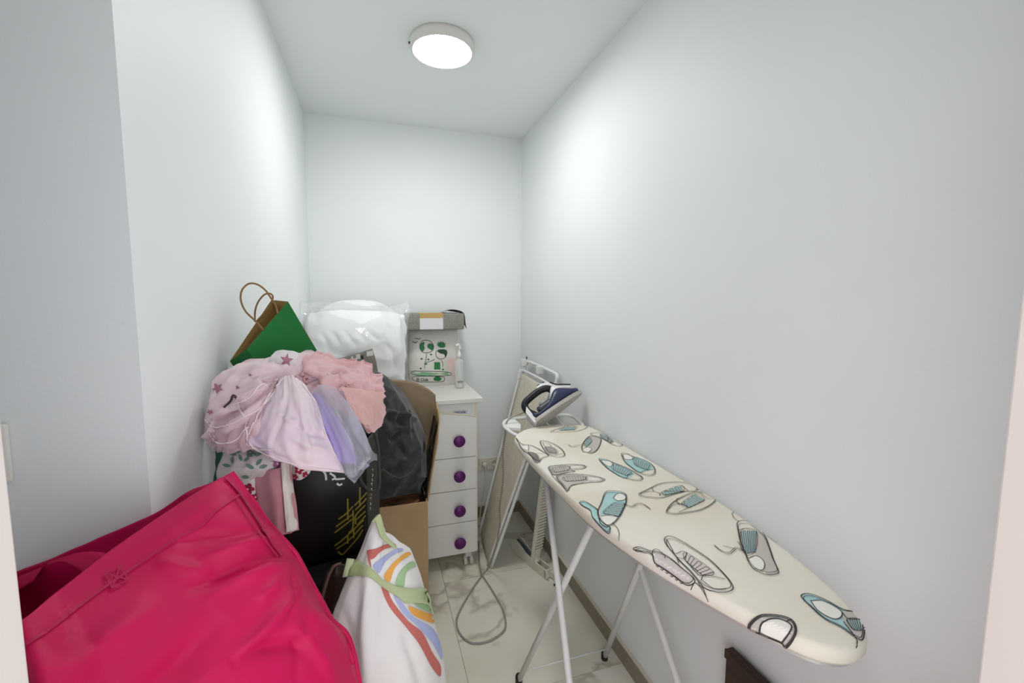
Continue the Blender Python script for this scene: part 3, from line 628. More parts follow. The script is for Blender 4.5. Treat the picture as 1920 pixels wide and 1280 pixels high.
# ------------------------------------------------------------------ iron
navy = mat('navy_plastic', srgb(52, 58, 92), .3); blk = mat('black_handle', srgb(22, 22, 30), .4); steel = mat('soleplate_steel', srgb(190, 186, 178), .35, metal=.3); irw = mat('iron_white', srgb(240, 240, 240), .3); dgrey = mat('iron_grey', srgb(70, 76, 84), .35)
O = Vector((.680, 1.765, .903))
Xa = Vector((.865, .03, .50)).normalized(); lean = math.radians(42)
Zp = (Vector((0, 0, 1))-Xa*Xa.z).normalized(); Yp = Zp.cross(Xa)
Za = (Zp*math.cos(lean)+Yp*math.sin(lean)*(1 if Yp.y > 0 else -1)).normalized(); Ya = Za.cross(Xa).normalized()
def I(x, y, z): return O+Xa*x+Ya*y+Za*z
ir = thing('steam_iron', 'navy and white steam iron leaning on the ironing board end', 'iron', tuple(O))
def hw(x):       # half width of the soleplate
    t = min(max(x/.262, 0), 1); return .052*(1-t**3.2)**.62
def plate(z0, z1, sc0, sc1, x0=.0, x1=.262, n=24):
    bm = B(); r = []
    for z, s in ((z0, sc0), (z1, sc1)):
        xs = [x0+(x1-x0)*i/n for i in range(n+1)]
        r.append([I(x, -max(hw(x), .0006)*s, z) for x in xs]+[I(x, max(hw(x), .0006)*s, z) for x in reversed(xs)])
    rings_mesh(bm, r); bmesh.ops.recalc_face_normals(bm, faces=bm.faces); return bm
obj('soleplate', plate(0, .006, 1, 1), steel, ir); obj('steel_skirt', plate(.0062, .017, .98, .93), mat('pale_skirt', srgb(176, 172, 165), .4), ir)
def sections(fn, xs, seg=20):
    R_ = []
    for x in xs:
        wd, zlo, zhi = fn(x)
        R_.append([I(x, wd*math.copysign(abs(math.cos(a))**.7, math.cos(a)), (zlo+zhi)/2+(zhi-zlo)/2*math.copysign(abs(math.sin(a))**.7, math.sin(a))) for a in [2*math.pi*k/seg for k in range(seg)]])
    bm = B(); rings_mesh(bm, R_); bmesh.ops.recalc_face_normals(bm, faces=bm.faces); return bm
xs = [.004+.25*i/18 for i in range(19)]
obj('body', sections(lambda x: (hw(x)*.90, .0172, .034+.055*math.exp(-((x-.165)/.055)**2)+.012*(x < .03)), xs), navy, ir, True)
obj('nose_cowl', sections(lambda x: (hw(x)*.62, .03, .05+.062*math.exp(-((x-.165)/.038)**2)-.25*max(0, x-.20)), [.125+.118*i/12 for i in range(13)]), irw, ir, True)
hp = curve([(.022, .045), (.006, .085), (.012, .118), (.060, .128), (.115, .128), (.150, .112), (.158, .075)], 30)if False else curve([Vector((.022, 0, .040)), Vector((.004, 0, .080)), Vector((.014, 0, .116)), Vector((.060, 0, .127)), Vector((.115, 0, .128)), Vector((.150, 0, .112)), Vector((.158, 0, .075))], 30)
obj('handle', tube(B(), [I(p.x, 0, p.z) for p in hp], .0165, 14), blk, ir, True)
obj('water_tank', sections(lambda x: (.026, .030, .066), [.045+.085*i/6 for i in range(7)]), dgrey, ir, True)
bm = B(); R_ = [[I(.085+.02*math.cos(a), .02*math.sin(a), z) for a in [2*math.pi*k/24 for k in range(24)]] for z in (.062, .076)]; rings_mesh(bm, R_); bmesh.ops.recalc_face_normals(bm, faces=bm.faces)
obj('dial', bm, mat('dial_grey', srgb(178, 178, 172), .35), ir, True)
bm = B(); rings_mesh(bm, [[I(-.012, sy*.044, sz) for sy, sz in q] for q in [[(-1, .004), (1, .004), (.8, .07), (-.8, .07)]]]+[[I(.006, sy*.046, sz) for sy, sz in [(-1, .002), (1, .002), (.8, .09), (-.8, .09)]]]); bmesh.ops.recalc_face_normals(bm, faces=bm.faces)
obj('heel', bm, irw, ir)
obj('handle_top', tube(B(), [I(p.x, 0, p.z) for p in curve([Vector((.105, 0, .142)), Vector((.135, 0, .143)), Vector((.158, 0, .128)), Vector((.172, 0, .105)), Vector((.20, 0, .078)), Vector((.235, 0, .052))], 18)], .011, 12), irw, ir, True)
for x, z in ((.122, .156), (.145, .153)):
    bm = B(); rings_mesh(bm, [[I(x+.009*math.cos(a), .007*math.sin(a), zz) for a in [2*math.pi*k/14 for k in range(14)]] for zz in (z-.012, z)]); bmesh.ops.recalc_face_normals(bm, faces=bm.faces); obj('button', bm, blk, ir, True)
obj('trim_line', tube(B(), [I(p.x, -.0235, p.z) for p in curve([Vector((.168, 0, .128)), Vector((.185, 0, .10)), Vector((.21, 0, .082)), Vector((.238, 0, .06))], 10)], .003, 6), blk, ir, True)
def braid():
    m = bpy.data.materials.new('braided_cord'); m.use_nodes = True; nt = m.node_tree; b = nt.nodes['Principled BSDF']; b.inputs['Roughness'].default_value = .8
    tc = nt.nodes.new('ShaderNodeTexCoord'); wv = nt.nodes.new('ShaderNodeTexWave'); wv.inputs['Scale'].default_value = 95; wv.bands_direction = 'DIAGONAL'
    r = nt.nodes.new('ShaderNodeValToRGB'); r.color_ramp.elements[0].color = (*srgb(105, 102, 94), 1); r.color_ramp.elements[1].color = (*srgb(196, 193, 182), 1)
    nt.links.new(tc.outputs['Object'], wv.inputs['Vector']); nt.links.new(wv.outputs['Fac'], r.inputs[0]); nt.links.new(r.outputs[0], b.inputs['Base Color']); return m
cordp = [I(.0, 0, .085), I(-.03, 0, .09), PY(972, 776, 1.80), PY(952, 788, 1.79), PY(947, 810, 1.80), PY(943, 850, 1.84), PY(943, 900, 1.88), PY(937, 950, 1.95), PY(937, 985, 2.0), PY(928, 1030, 2.06), PZ(914, 1066, .012), PZ(904, 1078, .006), PZ(885, 1105, .005),
         PZ(862, 1145, .005), PZ(856, 1168, .005), PZ(864, 1190, .005), PZ(885, 1205, .005), PZ(915, 1202, .005), PZ(940, 1187, .005), PZ(948, 1172, .005), PZ(943, 1143, .005), PZ(925, 1110, .005), PZ(909, 1085, .005), PZ(903, 1074, .015), PZ(899, 1055, .006), PZ(898, 1030, .006), PZ(897, 1015, .006)]
obj('power_cord', tube(B(), curve(cordp, 220), .0042, 8), braid(), ir, True, label='grey braided cord looped on the floor')

# ------------------------------------------------------------------ folded bed rail leaning in the corner
canvas = mat('cream_mesh_fabric', srgb(228, 223, 208), .75, col2=srgb(217, 210, 192), nscale=5, stretch=(14, 14, 1.2), bump=.15, bscale=300)
tb2 = mat('white_rail_tube', srgb(236, 236, 234), .3)
bl, br_, tl, tr = Vector((.602, 2.490, .012)), Vector((.570, 2.155, .012)), Vector((.902, 2.535, 1.085)), Vector((.905, 2.045, 1.075))
rk = thing('folded_bed_rail', 'folded white tube frame with cream fabric panel leaning on the right wall corner', 'bed rail', (.57, 2.33, 0))
def lerp(a, b, t): return a+(b-a)*t
def uframe(s, off, r, name):
    L0, R0 = bl+off, br_+off; L1 = lerp(bl, tl, s)+off; R1 = lerp(br_, tr, s)+off
    top = (R1-L1).normalized(); up = (L1-L0).normalized()
    pts = [L0, lerp(L0, L1, .5), L1-up*.06, L1-up*.018+top*.012, L1+top*.06, R1-top*.06, R1-(R1-R0).normalized()*.018-top*.012, R1-(R1-R0).normalized()*.06, lerp(R0, R1, .5), R0]
    return obj(name, tube(B(), curve(pts, 70), r, 12), tb2, rk, True)
nrm = (tr-br_).cross(bl-br_).normalized()
if nrm.x > 0: nrm = -nrm
uframe(1.0, Vector((0, 0, 0)), .0095, 'outer_tube'); uframe(.945, nrm*.022, .0075, 'inner_tube')
obj('bottom_tube', tube(B(), [bl, br_], .009, 10), tb2, rk, True)
pn = []
for v in (.0, .25, .5, .75, .925):
    a, b = lerp(bl, tl, v)+nrm*.014, lerp(br_, tr, v)+nrm*.014
    pn.append([lerp(a, b, u)+nrm*(.006*math.sin(u*3.1)) for u in (.03, .3, .6, .97)])
sheet('fabric_panel', pn[::-1], canvas, rk, 30, 50, lambda u, v: .004*nz(u*2.5, v*4, 9), .003, label='cream mesh fabric panel')
for p, q in ((tl, .0), (lerp(tl, tr, .55), .0)):
    bm = B(); c = p+nrm*.016; box(bm, c.x-.022, c.x+.016, c.y-.018, c.y+.018, c.z-.038, c.z+.006, .004); obj('hinge', bm, tb2, rk)
obj('hinge_pin', tube(B(), [tl+Vector((-.005, -.01, .004)), tl+Vector((-.005, -.01, .028))], .0045, 8), dgrey, rk, True)
obj('pull_ring', tube(B(), curve([tl+Vector((-.045, .0, -.05)), tl+Vector((-.058, .0, -.08)), tl+Vector((-.06, -.01, -.11)), tl+Vector((-.048, -.015, -.09))], 20, True), .003, 6, True), tb2, rk, True)

# slotted paddle behind it
pd = thing('slotted_paddle', 'pale slotted plastic stick standing in the back corner behind the bed rail', 'stick', (.80, 2.66, 0))
a, b = Vector((.690, 2.690, .012)), Vector((.900, 2.705, .875))
ax = (b-a).normalized(); sd = ax.cross(Vector((0, 1, 0))).normalized()
pol = [a-sd*.02, a+sd*.02, lerp(a, b, .9)+sd*.022]+[b-ax*.025+sd*.022*math.cos(t)+ax*.025*math.sin(t) for t in [math.pi*k/10 for k in range(11)]]+[lerp(a, b, .9)-sd*.022]
pm = mat('pale_pink_plastic', srgb(222, 214, 206), .4)
obj('blade', prism(B(), pol, (0, .008, 0)), pm, pd)
for i in range(5):
    c = lerp(a, b, .90-.035*i)
    obj('slot', prism(B(), [c-sd*.013-ax*.003, c+sd*.013+ax*.004, c+sd*.013+ax*.010, c-sd*.013+ax*.003], (0, -.0015, 0)), mat('slot_shade', srgb(176, 166, 156), .6), pd)

# ribbed bar with its hinged foot
rb = thing('ribbed_bar', 'white ribbed plastic bar on a hinged foot behind the ironing board legs', 'bar', (.80, 2.1, 0))
wpl = mat('offwhite_plastic', srgb(224, 220, 206), .4)
fd = Vector((.088, -.30, 0)).normalized(); fs = Vector((-fd.y, fd.x, 0))
f0 = Vector((.752, 2.285, 0)); 
def FP(s, t, z): return f0+fd*s+fs*t+Vector((0, 0, z))
side = [(0, .004), (.02, .003), (.10, .003), (.31, .003), (.31, .045), (.20, .047), (.13, .052), (.07, .072), (.03, .082), (.0, .070), (-.014, .04)]
sp = curve([Vector((s, 0, z)) for s, z in side], 44, True)
for t0 in (-.024, .016):
    obj('foot_cheek', prism(B(), [FP(p.x, t0, max(p.z, .002)) for p in sp], fs*.008), wpl, rb)
bm = B(); prism(bm, [FP(.19, -.016, .003), FP(.19, .016, .003), FP(.30, .016, .003), FP(.30, -.016, .003)], (0, 0, .01)); obj('foot_floor', bm, wpl, rb)
bm = B(); prism(bm, [FP(.30, -.024, .003), FP(.30, .024, .003), FP(.312, .024, .003), FP(.312, -.024, .003)], (0, 0, .042)); obj('foot_end', bm, wpl, rb)
bm = B(); prism(bm, [FP(.312, .005, .006), FP(.312, .022, .006), FP(.345, .022, .006), FP(.345, .005, .006)], (0, 0, .03)); ft = obj('foot_hook', bm, wpl, rb)
obj('foot_arc', tube(B(), curve([FP(.03, -.006, .078), FP(.08, -.006, .07), FP(.13, -.006, .055), FP(.19, -.006, .05)], 14), .007, 8), dgrey, rb, True)
h0, h1 = FP(.205, -.004, .045), Vector((.893, 2.12, .66))
axb = (h1-h0).normalized(); sb = fs
obj('bar_hinge', tube(B(), [FP(.205, -.022, .045), FP(.205, .022, .045)], .016, 14), wpl, rb, True)
def bar_box(bm, t0, t1, w0, w1, d0, d1):
    dv = axb.cross(sb).normalized()
    p0, p1 = lerp(h0, h1, t0), lerp(h0, h1, t1)
    rings_mesh(bm, [[p+sb*w0+dv*d0, p+sb*w1+dv*d0, p+sb*w1+dv*d1, p+sb*w0+dv*d1] for p in (p0, p1)]); bmesh.ops.recalc_face_normals(bm, faces=bm.faces); return bm
obj('bar_back', bar_box(B(), 0, 1, -.026, .022, -.004, .006), wpl, rb)
obj('bar_edge', bar_box(B(), 0, 1, -.032, -.026, -.008, .012), wpl, rb)
for i in range(34):
    t = .10+i*.026
    obj('rib', bar_box(B(), t, t+.011, -.025, .024, -.014, -.0042), wpl, rb)

# dark brown panel under the near end of the board
wood = mat('dark_brown_wood', srgb(58, 30, 20), .4, col2=srgb(36, 18, 12), nscale=10, stretch=(1, 1, 8))
wb = thing('dark_wood_panel', 'dark brown wooden panel standing against the right wall below the board nose', 'panel', (.9, .6, 0))
obj('board', box(B(), .892, .9140, .42, .862, 0, .515, .002), wood, wb)
obj('edge_strip', box(B(), .886, .8918, .42, .8625, .490, .5155, .001), wood, wb)
obj('rail', box(B(), .886, .8918, .42, .8625, .30, .325, .001), wood, wb)
# ------------------------------------------------------------------ cardboard carton with its flaps up
kraft = mat('kraft_cardboard', srgb(200, 168, 128), .75, col2=srgb(190, 156, 116), nscale=5, bump=.15, bscale=90)
kraft_in = mat('kraft_inner', srgb(142, 122, 96), .6, col2=srgb(124, 105, 80), nscale=4)
ct = thing('cardboard_carton', 'open brown cardboard carton with raised torn flaps before the chest', 'carton', (-.03, 1.98, 0))
CX0, CX1, CY0, CY1, CZ = -.27, .196, 1.835, 2.125, .582
obj('front_wall', box(B(), CX0, CX1, CY0, CY0+.006, 0.001, CZ, .001, 1), kraft, ct)
obj('side_wall', box(B(), CX1-.006, CX1, CY0+.0062, CY1-.0062, 0.001, CZ, .001, 1), kraft, ct)
obj('side_wall', box(B(), CX0, CX0+.006, CY0+.0062, CY1-.0062, 0.001, CZ, .001, 1), kraft, ct)
obj('back_wall', box(B(), CX0, CX1, CY1-.006, CY1, 0.001, CZ, .001, 1), kraft, ct)
obj('bottom', box(B(), CX0+.0062, CX1-.0062, CY0+.0062, CY1-.0062, 0.001, .008), kraft, ct)
sheet('back_flap', [[(-.24, 2.15, 1.05), (-.08, 2.155, 1.07), (.07, 2.155, 1.075), (.16, 2.158, 1.058), (.235, 2.160, 1.022), (.278, 2.160, .985)],
    [(-.25, 2.145, .92), (-.08, 2.15, .92), (.07, 2.15, .92), (.15, 2.15, .92), (.23, 2.15, .90), (.276, 2.152, .885)],
    [(-.26, 2.135, .75), (-.08, 2.138, .75), (.07, 2.138, .75), (.13, 2.138, .75), (.19, 2.138, .74), (.235, 2.14, .73)],
    [(-.265, 2.122, .585), (-.08, 2.122, .585), (.05, 2.122, .585), (.10, 2.122, .585), (.15, 2.122, .585), (.195, 2.122, .585)]], kraft_in, ct, 40, 30, lambda u, v: .004*nz(u*4, v*3, 5)+.0025*nz(u*14, v*11), .005, label='brown inner face of the raised back flap')
sheet('side_flap', [[(.262, 1.945, .945), (.268, 2.0, .955), (.272, 2.06, .94), (.276, 2.13, .955)], [(.252, 1.89, .86), (.256, 1.97, .86), (.262, 2.05, .86), (.266, 2.135, .86)],
    [(.222, 1.86, .72), (.224, 1.95, .72), (.228, 2.04, .72), (.232, 2.12, .72)], [(.195, 1.838, .583), (.195, 1.93, .583), (.195, 2.03, .583), (.195, 2.12, .583)]], kraft, ct, 24, 24, lambda u, v: .004*nz(u*5, v*5, 2), .005)
sheet('plastic_lining', [[(.258, 1.96, .90), (.262, 2.04, .89), (.262, 2.115, .90)], [(.215, 1.90, .72), (.22, 2.0, .72), (.223, 2.11, .72)], [(.188, 1.86, .56), (.188, 1.98, .56), (.188, 2.11, .56)], [(.17, 1.86, .45), (.17, 1.98, .45), (.17, 2.11, .45)]],
    mat('black_plastic_film', (.012, .011, .010), .18), ct, 24, 30, lambda u, v: .007*nz(u*5, v*8, 4), .001, label='shiny black plastic lining')
# odds and ends inside the carton
sheet('paper_lining', [[(-.2, 2.02, .60), (-.02, 2.02, .56), (.06, 2.0, .54), (.165, 2.02, .58)], [(-.2, 1.93, .57), (-.02, 1.93, .555), (.07, 1.92, .56), (.165, 1.93, .56)], [(-.2, 1.845, .54), (-.02, 1.845, .56), (.07, 1.845, .555), (.165, 1.845, .575)]],
    mat('brown_paper', srgb(120, 78, 48), .7, col2=srgb(70, 44, 28), nscale=8), ct, 40, 30, lambda u, v: .014*ridge(u*5, v*4, 3), .002)
# dark fleece blanket bulging out of it
fleece = mat('charcoal_fleece', srgb(60, 60, 60), .95, col2=srgb(44, 44, 45), nscale=30, bump=.5, bscale=220, sheen=.3)
bl_net = [[PY(655, 705, 1.99), PY(675, 688, 1.98), PY(700, 694, 1.99), PY(728, 708, 2.02), PY(748, 735, 2.07)],
          [PY(655, 735, 1.92), PY(685, 725, 1.90), PY(715, 735, 1.90), PY(750, 755, 1.95), PY(775, 785, 2.06)],
          [PY(658, 790, 1.88), PY(695, 785, 1.86), PY(730, 790, 1.86), PY(770, 805, 1.92), PY(796, 830, 2.05)],
          [PY(665, 850, 1.87), PY(700, 850, 1.855), PY(740, 855, 1.855), PY(778, 865, 1.90), PY(799, 885, 2.03)],
          [PY(680, 905, 1.88), PY(710, 905, 1.86), PY(745, 900, 1.86), PY(778, 905, 1.90), PY(790, 915, 2.02)],
          [PY(690, 945, 1.95), PY(712, 938, 1.92), PY(745, 930, 1.92), PY(775, 925, 1.96), PY(786, 925, 2.02)]]
def bfold(u, v):
    a = u*1.2+v*2.2+.35*nz(u*2, v*2, 8)
    return .020*ridge(a*1.6, u*1.2-v*.6, 4)+.010*ridge(u*5, v*3.5, 6)*(1-v*.5)
bk = thing('fleece_blanket', 'crumpled charcoal fleece blanket stuffed in the carton', 'blanket', (-.02, 1.98, .585))
blk_o, _ = lump('blanket_body', bl_net, fleece, bk, 110, 110, bfold, .06, pw=.35, cre=[([(690, 700), (715, 735), (735, 770)], 6, .022), ([(700, 712), (722, 745), (728, 775)], 5, -.02), ([(742, 740), (760, 780), (768, 830)], 6, .02), ([(748, 770), (752, 800)], 5, -.025), ([(715, 768), (745, 775), (785, 785)], 4, .018), ([(712, 800), (735, 825), (750, 810), (775, 808)], 4, -.018), ([(720, 780), (735, 790), (760, 795)], 6, -.012), ([(745, 830), (765, 860)], 6, -.014), ([(712, 880), (735, 893), (755, 897), (775, 880), (792, 850)], 5, .012)])
bvb = bvh_of(blk_o); hem = []
for q in curve([Vector((716, 880, 0)), Vector((735, 893, 0)), Vector((755, 897, 0)), Vector((775, 880, 0)), Vector((792, 850, 0)), Vector((794, 825, 0))], 26):
    h = cast(bvb, q.x, q.y, .003)
    if h: hem.append(h[0])
obj('hem', tube(B(), hem, .007, 8), fleece, bk, True)

# ------------------------------------------------------------------ black trunk under the gift bag
tkm = mat('black_fabric_trunk', srgb(14, 11, 11), .8, bump=.3, bscale=300)
tk = thing('storage_box', 'black fabric storage box under the black gift bag', 'storage box', (-.18, 1.26, 0))
obj('body', box(B(), -.345, -.04, 1.10, 1.50, 0.001, .715, .012, 3), tkm, tk)
obj('lid', box(B(), -.350, -.035, 1.095, 1.505, .7152, .760, .012, 3), tkm, tk)

# ------------------------------------------------------------------ black gift bag
gbm = mat('black_gloss_paper', srgb(9, 9, 8), .4); gold = mat('olive_gold_ink', srgb(138, 122, 40), .45); gwh = mat('white_ink', srgb(225, 225, 222), .5)
ZG0, ZG1 = .762, 1.075
gb = thing('gift_bag', 'black gift bag with gold line motif under the pink tulle', 'bag', (-.12, 1.25, ZG0))
gA, gB, gC, gD = Vector((-.245, 1.165, 0)), Vector((-.038, 1.205, 0)), Vector((-.004, 1.335, 0)), Vector((-.215, 1.315, 0))
def wallnet(a, b, bul, ns):
    n = Vector(((b-a).y, -(b-a).x, 0)).normalized()
    if n.dot(-a) < 0 and ns: n = -n
    return [[lerp(a, b, u)+n*bul*math.sin(math.pi*u)*math.sin(math.pi*(.15+.7*t))+Vector((0, 0, ZG1+(ZG0-ZG1)*t)) for u in (0, .25, .5, .75, 1)] for t in (0, .33, .66, 1)]
gf, _ = sheet('front_panel', wallnet(gA, gB, .008, True), gbm, gb, 24, 24, lambda u, v: .002*nz(u*4, v*4, 1), .0015)
gs, _ = sheet('side_panel', wallnet(gB, gC, .0, True), gbm, gb, 12, 24, None, .0015)
sheet('back_panel', wallnet(gC, gD, .0, False), gbm, gb, 12, 12, None, .0015); sheet('side_panel', wallnet(gD, gA, .0, False), gbm, gb, 12, 12, None, .0015)
bm = prism(B(), [p+Vector((0, 0, ZG0)) for p in (gA, gB, gC, gD)], (0, 0, .002)); obj('base', bm, gbm, gb)
bv = bvh_of(gf, gs); Q8 = lambda pts: [(540+x*.203, 860+y*.203) for x, y in pts]
gl = [[(465, 555), (540, 500), (600, 435)], [(440, 625), (530, 560), (605, 500)], [(430, 680), (520, 610), (590, 555)], [(550, 365), (552, 560)], [(600, 470), (598, 630), (560, 680)],
      [(612, 430), (690, 350), (722, 310)], [(620, 470), (700, 390), (722, 360)], [(662, 260), (662, 440)], [(625, 600), (625, 520), (712, 425)], [(630, 560), (715, 480)],
      [(430, 800), (520, 730), (700, 560)], [(445, 830), (560, 750), (690, 610)], [(460, 850), (500, 880), (560, 820), (640, 730), (690, 650)], [(550, 700), (552, 780)], [(606, 640), (606, 730)], [(640, 610), (715, 520)]]
for l in gl:
    bm = B(); print_line(bm, bv, Q8(l), .0042); 
    if len(bm.faces): obj('gold_stroke', fin(bm), gold, gb)
    else: bm.free()
for l in [[(320, 105), (345, 140), (352, 195)], [(385, 130), (430, 160), (440, 185), (525, 180)], [(405, 190), (440, 178)], [(450, 225), (475, 240), (500, 228)]]:
    bm = B(); print_line(bm, bv, Q8(l), .005)
    if len(bm.faces): obj('white_logo_stroke', fin(bm), gwh, gb)
    else: bm.free()
for k in range(9):
    y = 95+k*44; x = 778-k*3; l = [[(x-8, y+8), (x+2, y-4), (x+2, y+24)], [(x-4, y), (x+6, y+12), (x-4, y+24)], [(x-5, y+22), (x, y), (x+6, y+22)]][k % 3]
    bm = B(); print_line(bm, bv, Q8(l), .0022)
    if len(bm.faces): obj('white_letter', fin(bm), gwh, gb)
    else: bm.free()
rope = mat('dark_rope', srgb(58, 58, 54), .8, bump=.6, bscale=500)
obj('rope_handle', tube(B(), curve([PY(672, 868, 1.195), PY(676, 900, 1.18), PY(690, 918, 1.17), PY(703, 922, 1.165), PY(711, 912, 1.17), PY(711, 880, 1.18), PY(709, 840, 1.20), PY(702, 812, 1.22), PY(690, 806, 1.225), PY(680, 815, 1.22)], 60), .0042, 8), rope, gb, True)

# ------------------------------------------------------------------ green paper bag
gpm = mat('green_paper', srgb(24, 120, 52), .7, noise_amt=.12, nscale=14, bump=.25, bscale=40); kin = mat('kraft_lining', srgb(150, 118, 66), .8, noise_amt=.15, nscale=10)
pbg = thing('green_paper_bag', 'green paper carrier bag tipped on its side against the left wall', 'bag', (-.24, 1.27, 1.08))
Ftl, Ftr = PY(463, 654, 1.165), PY(540, 565, 1.235); axv = (PY(605, 675, 1.262)-Ftr); axv = axv.normalized()*.30
goff = Vector((-.054, .078, .004)); Btl, Btr = Ftl+goff, Ftr+goff
Btl = PY(431, 677, 1.238); 
def two(name, a, b, c, d, fold=None, seam=None):
    """outer green sheet and inner kraft sheet"""
    net = [[lerp(a, b, u) for u in (0, .33, .66, 1)], [lerp(lerp(a, b, u), lerp(d, c, u), .5) for u in (0, .33, .66, 1)], [lerp(d, c, u) for u in (0, .33, .66, 1)]]
    o, _ = sheet(name, net, gpm, pbg, 20, 20, fold, .0)
    cen_ = (Ftl+Ftr+Btl+Btr)/4+axv*.4
    n = ((b-a).cross(d-a)).normalized()
    if n.dot(cen_-(a+c)/2) < 0: n = -n
    net2 = [[p+n*.0018 for p in r] for r in net]
    o2, _ = sheet('kraft_lining', net2, kin, o, 20, 20, fold, .0008); return o
ff = lambda u, v: .002*nz(u*3, v*5, 11)
two('front_panel', Ftl, Ftr, Ftr+axv, Ftl+axv, ff); two('gusset', Btl, Ftl, Ftl+axv, Btl+axv, None)
two('back_panel', Btl, Btr, Btr+axv, Btl+axv, None); two('gusset', Ftr, Btr, Btr+axv, Ftr+axv, None)
two('base_panel', Ftl+axv, Ftr+axv, Btr+axv, Btl+axv)
ropeb = mat('twisted_paper_rope', srgb(142, 108, 70), .8, bump=.5, bscale=500)
Zh = lambda x, y: (360+x*.3125, 500+y*.3125)
def hpath(pts, Y): return [PY(*Zh(x, y), Y+.0*i) for i, (x, y) in enumerate(pts)]
obj('rope_handle', tube(B(), curve(hpath([(430, 378), (375, 320), (320, 265), (293, 200), (300, 140), (340, 102), (390, 105), (440, 140), (475, 190), (500, 230), (515, 280)], 1.19), 60), .0022, 8), ropeb, pbg, True)
obj('rope_handle', tube(B(), curve(hpath([(378, 330), (378, 270), (395, 215), (430, 170), (465, 160), (485, 180), (470, 230), (430, 280), (385, 330)], 1.25), 60), .0022, 8), ropeb, pbg, True)
# ------------------------------------------------------------------ the heap of children's clothes
def Y3(rows): return [[PY(*p) for p in r] for r in rows]
def cloth(name, col, alpha=1.0, transl=.25, bump=.15, col2=None):
    m = mat(name, col, .85, col2=col2, nscale=7, bump=bump, bscale=260, sheen=.15)
    if alpha < 1 or transl:
        nt = m.node_tree; b = nt.nodes['Principled BSDF']; out = nt.nodes['Material Output']
        tl_ = nt.nodes.new('ShaderNodeBsdfTranslucent'); tl_.inputs[0].default_value = (*col, 1)
        mx = nt.nodes.new('ShaderNodeMixShader'); mx.inputs[0].default_value = transl
        nt.links.new(b.outputs[0], mx.inputs[1]); nt.links.new(tl_.outputs[0], mx.inputs[2])
        last = mx
        if alpha < 1:
            tr_ = nt.nodes.new('ShaderNodeBsdfTransparent'); m2 = nt.nodes.new('ShaderNodeMixShader'); m2.inputs[0].default_value = alpha
            nt.links.new(tr_.outputs[0], m2.inputs[1]); nt.links.new(mx.outputs[0], m2.inputs[2]); last = m2
        nt.links.new(last.outputs[0], out.inputs[0])
    return m
pinkA = cloth('pale_pink_tulle', srgb(250, 230, 235), 1, .2, col2=srgb(246, 216, 224)); pinkS = cloth('lilac_satin', srgb(250, 232, 236), 1, .15, col2=srgb(240, 222, 244)); peach = cloth('peach_tulle', srgb(246, 208, 210), 1, .2, col2=srgb(242, 194, 198))
lav = cloth('lavender_tulle', srgb(180, 150, 236), 1, .2); blue = cloth('pale_blue_tulle', srgb(226, 228, 240), .30, .35); pinkT = cloth('sheer_pink_tulle', srgb(242, 214, 220), .55, .3); whiteT = cloth('white_print_cotton', srgb(240, 234, 238), 1, .2)
dress = thing('tulle_dress', 'pale pink star print dress with lilac skirt and blue tulle, heaped over the gift bag', 'dress', (-.2, 1.05, 1.05))
def dfold(u, v):
    a = u*.6+v*.9
    return .016*ridge(u*2.6+v*2.4, v*1.2-u*.8, 2)+.010*ridge(u*5+v*3.5, v*3-u*2, 5)+.004*nz(u*14, v*14, 1)
bod, _ = lump('bodice', Y3([[(405, 716, 1.075), (450, 688, 1.09), (500, 672, 1.10), (540, 664, 1.11), (575, 664, 1.12), (612, 672, 1.14)],
    [(392, 758, 1.05), (430, 736, 1.02), (480, 716, 1.0), (530, 700, 1.02), (575, 700, 1.04), (625, 700, 1.10)],
    [(383, 785, 1.035), (420, 780, .985), (470, 765, .96), (520, 750, .98), (570, 740, 1.0), (630, 735, 1.08)],
    [(386, 808, 1.04), (420, 812, .98), (470, 808, .945), (520, 800, .955), (570, 790, .98), (620, 790, 1.05)],
    [(398, 832, 1.05), (430, 834, 1.0), (480, 840, .975), (520, 848, .98), (560, 850, 1.0), (610, 850, 1.05)]]), pinkA, dress, 90, 80, dfold, .14, label='pale pink star print tulle top', cre=[([(530, 712), (480, 735), (430, 765), (388, 792)], 5, .012), ([(520, 722), (470, 750), (425, 785), (395, 805)], 5, -.013), ([(515, 735), (470, 770), (430, 805), (400, 822)], 5, .013), ([(500, 760), (465, 795), (435, 825)], 5, -.012), ([(485, 708), (505, 712), (525, 704)], 5, -.022), ([(500, 722), (520, 722), (538, 712)], 4, -.020), ([(440, 700), (480, 690), (520, 690)], 6, .010), ([(450, 712), (485, 700), (515, 698)], 4, -.010), ([(550, 700), (575, 712), (600, 712)], 6, -.024), ([(420, 740), (450, 722), (480, 712)], 6, -.009), ([(398, 770), (430, 752), (465, 738)], 5, .009), ([(450, 800), (455, 820), (470, 838)], 4, .010)])
lump('puffed_collar', Y3([[(508, 668, 1.07), (520, 657, 1.075), (545, 658, 1.08), (575, 666, 1.09)], [(504, 676, 1.05), (522, 674, 1.035), (550, 676, 1.04), (580, 684, 1.07)], [(512, 688, 1.05), (525, 690, 1.03), (552, 692, 1.035), (580, 698, 1.06)]]), whiteT, dress, 30, 24, lambda u, v: .004*nz(u*5, v*5), .05)
gath = lambda f, amp, ph: (lambda u, v: amp*(ridge(u*f+.3*nz(v*3, u*2, ph), v*.8, ph)*(.25+.75*v))+.003*nz(u*10, v*10, ph))
